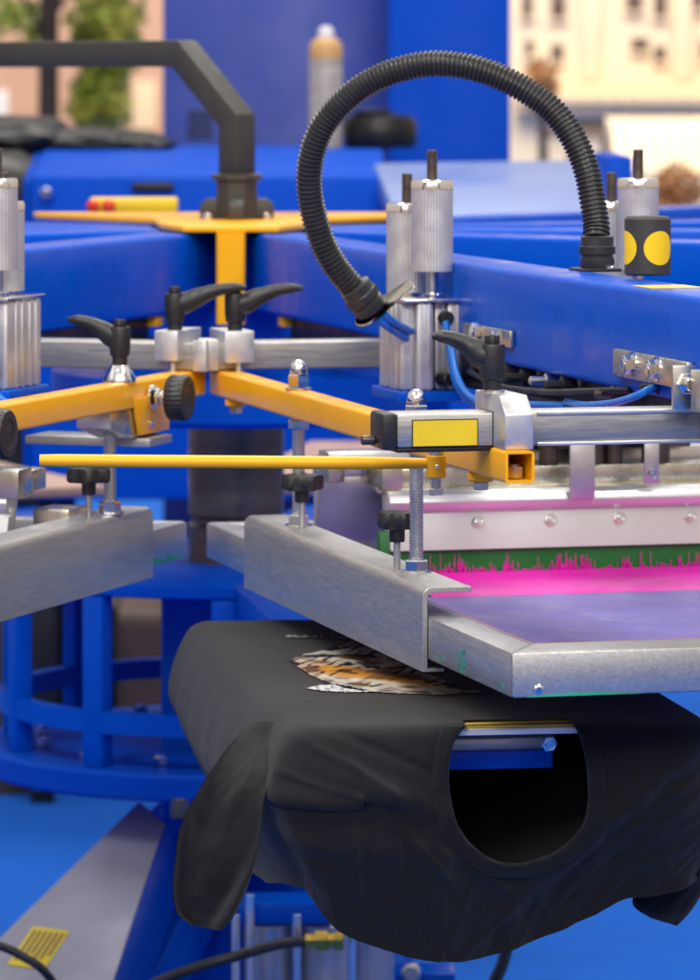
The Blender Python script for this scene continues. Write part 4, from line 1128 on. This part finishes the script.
T = Thing('t_shirt', 'black t-shirt stretched over the pallet with its neck hole hanging to the front', 'shirt', FP, H(0, 1.8, ZP))
NH = 120
def body(b):
    rows = []
    inn = [.030, .015]
    for i in range(NE):
        t, r, nt, nr = edge[i]; col = []
        D = smooth_curve(SL[i], drop_pts)
        for d in inn:
            dd = d if r < RB1 - .2 or d < .05 else d
            col.append(b.verts.new(V((t - nt * (dd + .012), -(r - nr * (dd + .012)), ZP + .0012 * noise.noise(V((t * 20, r * 20, 0)))))))
        for j in range(NH + 1):
            col.append(b.verts.new(cloth(i, D * j / NH)))
        rows.append(col)
    for A, B in zip(rows, rows[1:]):
        for j in range(len(A) - 1):
            c = (A[j].co + B[j + 1].co) / 2
            if -c.y > RB1 - .02 and inside(c.x, c.z, hole): continue
            b.faces.new((A[j], A[j + 1], B[j + 1], B[j]))
    # middle of the top sheet
    g = []
    for a in range(21):
        tt_ = -.184 + .368 * a / 20; cr = []
        for c in range(61):
            r_ = RB0 + (RB1 - .028 - RB0) * c / 60
            cr.append(b.verts.new(V((tt_, -r_, ZP - .0005 + .0012 * noise.noise(V((tt_ * 20, r_ * 20, 0)))))))
        g.append(cr)
    for A, B in zip(g, g[1:]):
        for c in range(60): b.faces.new((A[c], A[c + 1], B[c + 1], B[c]))
T.part('body', body, M['shirt'], smooth=3.2, recalc=False)


def cloth_at(t, z):
    """cloth point of the front panel nearest to (t, z)"""
    best = min(range(N1 + 20, N1 + 56 + N2 + 8), key=lambda i: abs((SL[i] - s_fl - HWs + RC) - t))
    D = smooth_curve(SL[best], drop_pts); lo, hi = 0., D
    for _ in range(24):
        m = (lo + hi) / 2
        if cloth(best, m).z > z: lo = m
        else: hi = m
    return cloth(best, lo)


def collar(b):
    c0 = V((sum(p[0] for p in hole) / len(hole), sum(p[1] for p in hole) / len(hole)))
    pp = spline([V((*p, 0)) for p in hole] + [V((*hole[0], 0))], 121)[:-1]
    rows = []
    for k, p in enumerate(pp):
        d = V((p.x, p.y)) - c0; d.normalize(); row = []
        for w, lift in ((-.0015, -.006), (-.001, .0005), (.001, .0035), (.006, .0036), (.0135, .0032), (.0155, .0016), (.017, -.004)):
            x, z = p.x + d.x * w, min(p.y + d.y * w, ZP - .0025)
            q = cloth_at(x, z); q.x = x
            row.append(b.verts.new(V((q.x, q.y - lift, q.z + (.001 if z >= ZP - .0026 else 0)))))
        rows.append(row)
    n = len(rows)
    for k in range(n):
        A, B = rows[k], rows[(k + 1) % n]
        for j in range(len(A) - 1): b.faces.new((A[j], A[j + 1], B[j + 1], B[j]))
T.part('collar', collar, M['rib'], smooth=3.2, recalc=False)


def stitches(b):
    c0 = V((sum(p[0] for p in hole) / len(hole), sum(p[1] for p in hole) / len(hole)))
    pp = spline([V((*p, 0)) for p in hole] + [V((*hole[0], 0))], 181)[:-1]
    for k, p in enumerate(pp):
        d = V((p.x, p.y)) - c0; d.normalize(); p2 = pp[(k + 1) % 180]
        tg = (p2 - p).normalized()
        x, z = p.x + d.x * .0195, p.y + d.y * .0195
        if z > ZP - .006: continue
        q = cloth_at(x, z); q.x = x
        sweep(b, [q + V((-tg.x * .0009, -.0003, -tg.y * .0009)), q + V((0, -.0009, 0)), q + V((tg.x * .0009, -.0003, tg.y * .0009))], [.0003, .0005, .0003], seg=6)
T.part('stitching', stitches, M['rib'])


def back_panel(b):
    """rear layer of the shirt seen through the neck hole, sagging under the pallet"""
    n = 60; rows = []
    for i in range(n + 1):
        u = i / n; t = -.2 + .4 * u; row = []
        D = smooth_curve(s_of_t(max(-.21, min(.21, t))), drop_pts)
        for j in range(22):
            v = j / 21
            r = RB1 - .055 - .38 * v - .02 * (2 * u - 1) ** 2
            z = (ZP - D + .022) + .075 * min(1, v / .8) ** .8 + max(0, v - .7) / .3 * (D - .150) + .02 * (2 * u - 1) ** 2 + .006 * noise.noise(V((t * 22, v * 5, 2)))
            row.append(b.verts.new(H(t, r, z)))
        rows.append(row)
    for A, B in zip(rows, rows[1:]):
        for j in range(21): b.faces.new((A[j], B[j], B[j + 1], A[j + 1]))
T.part('back_panel', back_panel, M['shirt'], smooth=3.2, recalc=False)


def sleeve(Lp, Rp, Y0, Y1, crease, seed, bul=.020):
    # two cloth layers between a left and a right edge, bulging apart, hem left open
    def fn(b):
        n, m = 70, 34
        L = spline([V((*p, 0)) for p in Lp], n); R = spline([V((*p, 0)) for p in Rp], n)
        front, back = [], []
        for i in range(n):
            f = i / (n - 1); Y = Y1 + (Y0 - Y1) * (1 - f) ** 4; ra, rb = [], []
            for k in range(m):
                u = k / (m - 1); p = L[i].lerp(R[i], u)
                e = (1 - (2 * u - 1) ** 4) ** .5
                d = bul * e * (1 - .25 * f)
                w = .0030 * noise.noise(V((u * 3, f * 5, seed))) + .0016 * noise.noise(V((u * 9 + f * 4, f * 14, seed))) + .004 * sin(u * 7 + f * 5 + seed) * e
                for (xa, ya, xb, yb, am, wd) in crease:
                    A, B_ = V((xa, ya)), V((xb, yb)); ab = (B_ - A); Ln = ab.length; ab /= Ln
                    q = V((p.x, p.y)) - A; v = q.x * ab.y - q.y * ab.x; uu = q.dot(ab)
                    kk = interp(uu, [(-14, 0), (12, 1), (Ln - 12, 1), (Ln + 14, 0)])
                    if am < 0: w += kk * am / (1 + math.exp(-max(-40, min(40, -v / wd))))
                    else: w += kk * am * math.exp(-(v / wd) ** 2)
                ra.append(b.verts.new(FPI(PX(p.x, p.y, Y - d - w * e)))); 
                rb.append(ra[-1] if k in (0, m - 1) else b.verts.new(FPI(PX(p.x, p.y - 3 * e * f, Y + d * .9 + .004 * e))))
            front.append(ra); back.append(rb)
        for i in range(n - 1):
            for k in range(m - 1):
                b.faces.new((front[i][k], front[i][k + 1], front[i + 1][k + 1], front[i + 1][k]))
                b.faces.new([v for v in dict.fromkeys((back[i][k + 1], back[i][k], back[i + 1][k], back[i + 1][k + 1]))])
    return fn


def FPI(p):
    t, r = FP.rt(p.x, p.y); return H(t, r, p.z)
T.part('sleeve', sleeve([(250, 722), (230, 744), (210, 772), (193, 800), (180, 828), (175, 858), (172.5, 888), (177, 912), (190, 925)], [(298, 722), (288, 744), (275, 772), (264, 800), (261, 832), (255, 864), (244, 896), (233, 918), (222, 931)], 4.85, 4.685,
       [(316, 760, 200, 945, -.026, 3.0), (190, 812, 186, 905, .003, 4), (252, 742, 216, 850, .004, 7), (278, 752, 232, 850, -.006, 4), (262, 735, 240, 800, .003, 3)], 1.0), M['shirt'], smooth=3.2, recalc=False)
T.part('sleeve', sleeve([(695, 775), (672, 822), (650, 862), (634, 894), (634, 907), (650, 918)], [(752, 790), (735, 835), (716, 868), (701, 895), (690, 912), (677, 926)], 4.88, 4.85, [(700, 840, 650, 905, .004, 6), (690, 868, 640, 900, -.005, 3)], 6.0), M['shirt'], smooth=3.2, recalc=False)

# printed motif on top of the shirt
outline = [(289, 661), (297, 657), (304, 654), (318, 651.5), (330, 648), (344, 645), (352, 640), (366, 645), (380, 652), (398, 661), (425, 673), (455, 684), (484, 692), (440, 694.5), (395, 693), (362, 690.5), (345, 688), (330, 683), (318, 678.5), (309, 674), (304, 670), (296, 666)]
tail = [(305, 688), (320, 685.3), (336, 684.2), (352, 687), (374, 691.5), (345, 692), (325, 691)]
def mixc(c, d, f): f = max(0, min(1, f)); return tuple(x + (y - x) * f for x, y in zip(c, d))
def tint(x, y):
    # fur of a striped animal head: white ruff, amber cheek, dark brow, cream chin line
    n = lambda k, l, z: noise.noise(V((x * k, y * l, z)))
    cream, grey, amber, brown, black = (.62, .57, .46), (.34, .34, .37), (.60, .25, .02), (.12, .06, .025), (.010, .010, .012)
    a = (x - 290) / 190; mid = 664 + a * 26 - 8 * sin(a * pi) * .2; bb = (y - mid) / (13 * (1 - a * .75))
    fl = n(.09, .55, 1) + .5 * n(.3, 1.3, 2)
    c = mixc(grey, cream, .5 + .9 * fl)
    c = mixc(c, amber, 1.6 * math.exp(-((a - .30) / .19) ** 2 - ((bb - .1) / .55) ** 2) + .3 * n(.1, .4, 5))
    c = mixc(c, amber, 1.5 * math.exp(-((a - .62) / .22) ** 2 - ((bb - .45) / .4) ** 2))
    c = mixc(c, brown, 1.5 * math.exp(-((a - .55) / .22) ** 2 - ((bb + .25) / .35) ** 2) + .5 * n(.07, .5, 7))
    st = sin(x * .42 + y * 1.1 + 2.2 * n(.05, .25, 3))
    c = mixc(c, black, (st - .3) * 2.4 * max(0, n(.035, .16, 9) * 2.6 + .12))
    c = mixc(c, black, (n(.05, .26, 11) + .4 * n(.16, .7, 12) - .06) * 4.0 * (1 if bb < .25 else .35))
    c = mixc(c, brown, (n(.04, .2, 15) - .05) * 2.6)
    c = mixc(c, cream, 1.2 * math.exp(-((bb - .85) / .2) ** 2) * (.6 + n(.1, .2, 13)))
    return c
def print_mesh(polys, f):
    def fn(b):
        lay = b.loops.layers.float_color.new('tint'); vs = {}; st = (.75, .42)
        for i in range(0, int(200 / st[0])):
            for j in range(0, int(62 / st[1])):
                x, y = 286 + i * st[0], 634 + j * st[1]
                jx = .9 * noise.noise(V((x * .5, y * 1.2, 4))); jy = .8 * noise.noise(V((x * .35, y * .9, 6)))
                if not any(inside(x + st[0] / 2 + jx, y + st[1] / 2 + jy, p) for p in polys): continue
                q = []
                for di, dj in ((0, 0), (1, 0), (1, 1), (0, 1)):
                    k = (i + di, j + dj)
                    if k not in vs:
                        t, r = FP.at_z(286 + k[0] * st[0], 634 + k[1] * st[1], ZP + .0012); vs[k] = b.verts.new(H(t, r, ZP + .0012))
                    q.append(vs[k])
                fc = b.faces.new(q)
                for l, (di, dj) in zip(fc.loops, ((0, 0), (1, 0), (1, 1), (0, 1))):
                    l[lay] = (*f(286 + (i + di) * st[0], 634 + (j + dj) * st[1]), 1)
    return fn
P_TINT = bpy.data.materials.new('shirt_print'); P_TINT.use_nodes = True
va = P_TINT.node_tree.nodes.new('ShaderNodeVertexColor'); va.layer_name = 'tint'
P_TINT.node_tree.links.new(va.outputs['Color'], P_TINT.node_tree.nodes['Principled BSDF'].inputs['Base Color'])
P_TINT.node_tree.nodes['Principled BSDF'].inputs['Roughness'].default_value = .8
P_TINT.node_tree.nodes['Principled BSDF'].inputs['Specular IOR Level'].default_value = .15
T.part('print', print_mesh([outline], tint), P_TINT, recalc=False)
T.part('print', print_mesh([tail], lambda x, y: mixc((.55, .55, .57), (.02, .02, .02), noise.noise(V((x * .2, y * 1.2, 1))) * 1.6)), P_TINT, recalc=False)
T.part('print', print_mesh([[(281, 634), (300, 635.3), (322, 635), (350, 637), (350, 639), (315, 637.6), (283, 637.2)]], lambda x, y: mixc((.33, .33, .34), (.03, .03, .03), .5 + noise.noise(V((x * .35, y * .6, 1))) * 1.6)), P_TINT, recalc=False)

# ---------------------------------------------------------------- below the shirt
YU = 6.35
T = Thing('air_reservoir', 'silver cylinder with steel tie rods and brass fitting under the shirt', 'air cylinder', W0, PX(300, 1060, YU))
M['silverblue'] = mat('dull_silver_barrel', (.42, .43, .46), .38, .8, var=.18, vscale=10)
for x, w in ((268, 24), (330, 30), (372, 22)):
    T.part('barrel', lambda b: cyl(b, PX(x, 1120, YU + .05), (0, 0, 1), w / F * YU, PX(x, 918, YU).z - PX(x, 1120, YU).z, .004, 36), M['silverblue'])
for x, y in ((236, 915), (250, 895), (297, 915), (352, 925)): T.part('tie_rod', lambda b: cyl(b, PX(x, 1120, YU - .03), (0, 0, 1), .006, PX(x, y, YU).z - PX(x, 1120, YU).z, .001, 14), M['rod'])
T.part('top_block', lambda b: box(b, PX(285, 908, YU + .05), (.13, .09, .03), .004), M['blue'])
T.part('fitting', lambda b: lathe(b, PX(306, 941, YU - .06), (1, -.1, .02), [(.010, 0), (.010, .012), (.015, .013), (.015, .03), (.011, .031), (.011, .04), (.014, .041), (.014, .052)], 6), M['brass'])
single('pressure_hose', 'black pressure hose running from the brass fitting down to the left', 'hose', lambda b: sweep(b, spline([PX(306, 941, YU - .06), PX(280, 944, YU - .08), PX(240, 955, YU - .1), PX(195, 968, YU - .1), PX(150, 986, YU - .08), PX(90, 1020, YU)], 40), .0075, seg=14), M['rubber'], W0, PX(200, 966, YU))
single('power_cable', 'thin black cable crossing the yellow sticker on the grey leg', 'cable', lambda b: sweep(b, spline([PX(-30, 940, 6.3), PX(0, 946, 6.3), PX(20, 955, 6.3), PX(45, 972, 6.3), PX(70, 1010, 6.35)], 30), .0062, seg=12), M['rubber'], W0, PX(20, 955, 6.3))
T = Thing('hose_bundle', 'two thin dark hoses hanging below the middle of the shirt', 'hoses', W0, PX(490, 1000, 6.4))
for k in (0, 1):
    T.part('hose', lambda b: sweep(b, spline([PX(512 + 5 * k, 900, 6.4), PX(502 + 6 * k, 955, 6.4), PX(490 + 7 * k, 985, 6.4), PX(470 + 6 * k, 1040, 6.4)], 24), .0045, seg=12), M['rubber'])
T = Thing('valve_block', 'blue valve block with a grey knob under the lower hem of the shirt', 'valve', W0, PX(420, 1040, 6.5))
T.part('body', lambda b: box(b, PX(425, 1010, 6.55), (.085, .08, .12), .006), M['blue'])
T.part('knob', lambda b: lathe(b, PX(411, 972, 6.5), (0, -1, 0), [(.014, 0), (.014, .012), (.010, .016)], 20), M['silverblue'])

# sticker on the base leg (kept with the press)
press = bpy.data.objects['rotary_press']
bm = bmesh.new()
cS = LA + (LD_ - LA) * .62 + (LC - LD_) * .26
cS = V(cS); cS -= lu * (cS - LA).dot(lu)
la_ = ((LD_ - LA).normalized() + ld).normalized(); ld = la_; ls = lu.cross(ld).normalized()
prism(bm, [(-.042, -.03), (.042, -.03), (.042, .03), (-.042, .03)], cS + lu * .0045, ld, ls, lu * .0008, 0)
st = finish('sticker', bm, M['ylabel'], lg, V((CEN[0], CEN[1], FLOOR)))
bm = bmesh.new()
for i in range(6):
    prism(bm, [(-.034, -.002), (.03 - .008 * (i % 3), -.002), (.03 - .008 * (i % 3), .002), (-.034, .002)], cS + ls * (-.022 + .009 * i) + lu * .0054, ld, ls, lu * .0006, 0)
finish('sticker_print', bm, M['brown'], lg, V((CEN[0], CEN[1], FLOOR)))

# ---------------------------------------------------------------- light: soft hall lighting
w = bpy.data.worlds.new('World'); scene.world = w; w.use_nodes = True
nt = w.node_tree; bg = nt.nodes['Background']
tc = nt.nodes.new('ShaderNodeTexCoord'); sp = nt.nodes.new('ShaderNodeSeparateXYZ'); rp = nt.nodes.new('ShaderNodeValToRGB')
nt.links.new(tc.outputs['Generated'], sp.inputs[0]); nt.links.new(sp.outputs['Z'], rp.inputs['Fac'])
e0, e1 = rp.color_ramp.elements
e0.position = 0; e0.color = (.92, .62, .44, 1); e1.position = .75; e1.color = (1, .98, .95, 1)
e2 = rp.color_ramp.elements.new(.22); e2.color = (.90, .78, .68, 1)
nt.links.new(rp.outputs['Color'], bg.inputs['Color']); bg.inputs['Strength'].default_value = .62


def lamp(name, loc, size, e, target, col=(1, .96, .90)):
    l = bpy.data.lights.new(name, 'AREA'); l.shape = 'RECTANGLE'; l.size, l.size_y = size; l.energy = e; l.color = col
    o = bpy.data.objects.new(name, l); COL.objects.link(o); o.location = loc
    o.rotation_euler = (V(target) - V(loc)).to_track_quat('-Z', 'Y').to_euler()


lamp('hall_lamp', (-1.6, 4.0, 2.9), (1.6, 1.2), 80, (-.1, 5.6, -.5))
lamp('hall_lamp', (2.2, 3.4, 3.0), (1.2, 1.2), 60, (.3, 5.4, -.5))
lamp('hall_lamp', (.3, 7.4, 3.3), (2.4, 1.2), 80, (0, 7.0, -.5))
lamp('hall_lamp', (-1.2, .2, 2.4), (2.2, 1.4), 95, (-.1, 5.6, -.5))  # front fill, added to brighten the squeegee plate, arm sides and shirt
lamp('hall_lamp', (1.6, .4, 2.6), (1.8, 1.2), 70, (.2, 5.6, -.6))  # second added front fill, from the right
lamp('hall_lamp', (0, 11.5, 3.6), (4, 1.5), 150, (0, 12.5, -1))
lamp('hall_lamp', (2.0, 19, 5.0), (5, 3), 560, (1.5, 24, 0), (1, .93, .82))
lamp('hall_lamp', (-2.5, 18, 5.0), (4, 3), 300, (-1.8, 24, 0), (1, .95, .85))

# ---------------------------------------------------------------- camera
cam = bpy.data.cameras.new('Camera'); co = bpy.data.objects.new('Camera', cam); COL.objects.link(co)
co.location = (0, 0, 0); co.rotation_euler = (pi / 2, 0, 0)
cam.sensor_width = 36; cam.sensor_fit = 'AUTO'; cam.lens = 36 * F / 980
cam.shift_x = 0; cam.shift_y = -(490 - HY) / 980
cam.clip_start = .1; cam.clip_end = 500
cam.dof.use_dof = True; cam.dof.focus_distance = 4.95; cam.dof.aperture_fstop = 8.8
scene.camera = co
scene.view_settings.view_transform = 'Standard'; scene.view_settings.look = 'None'
scene.view_settings.exposure = .15; scene.view_settings.gamma = 1
scene.render.engine = 'CYCLES'
scene.cycles.use_denoising = True
scene.cycles.max_bounces = 8
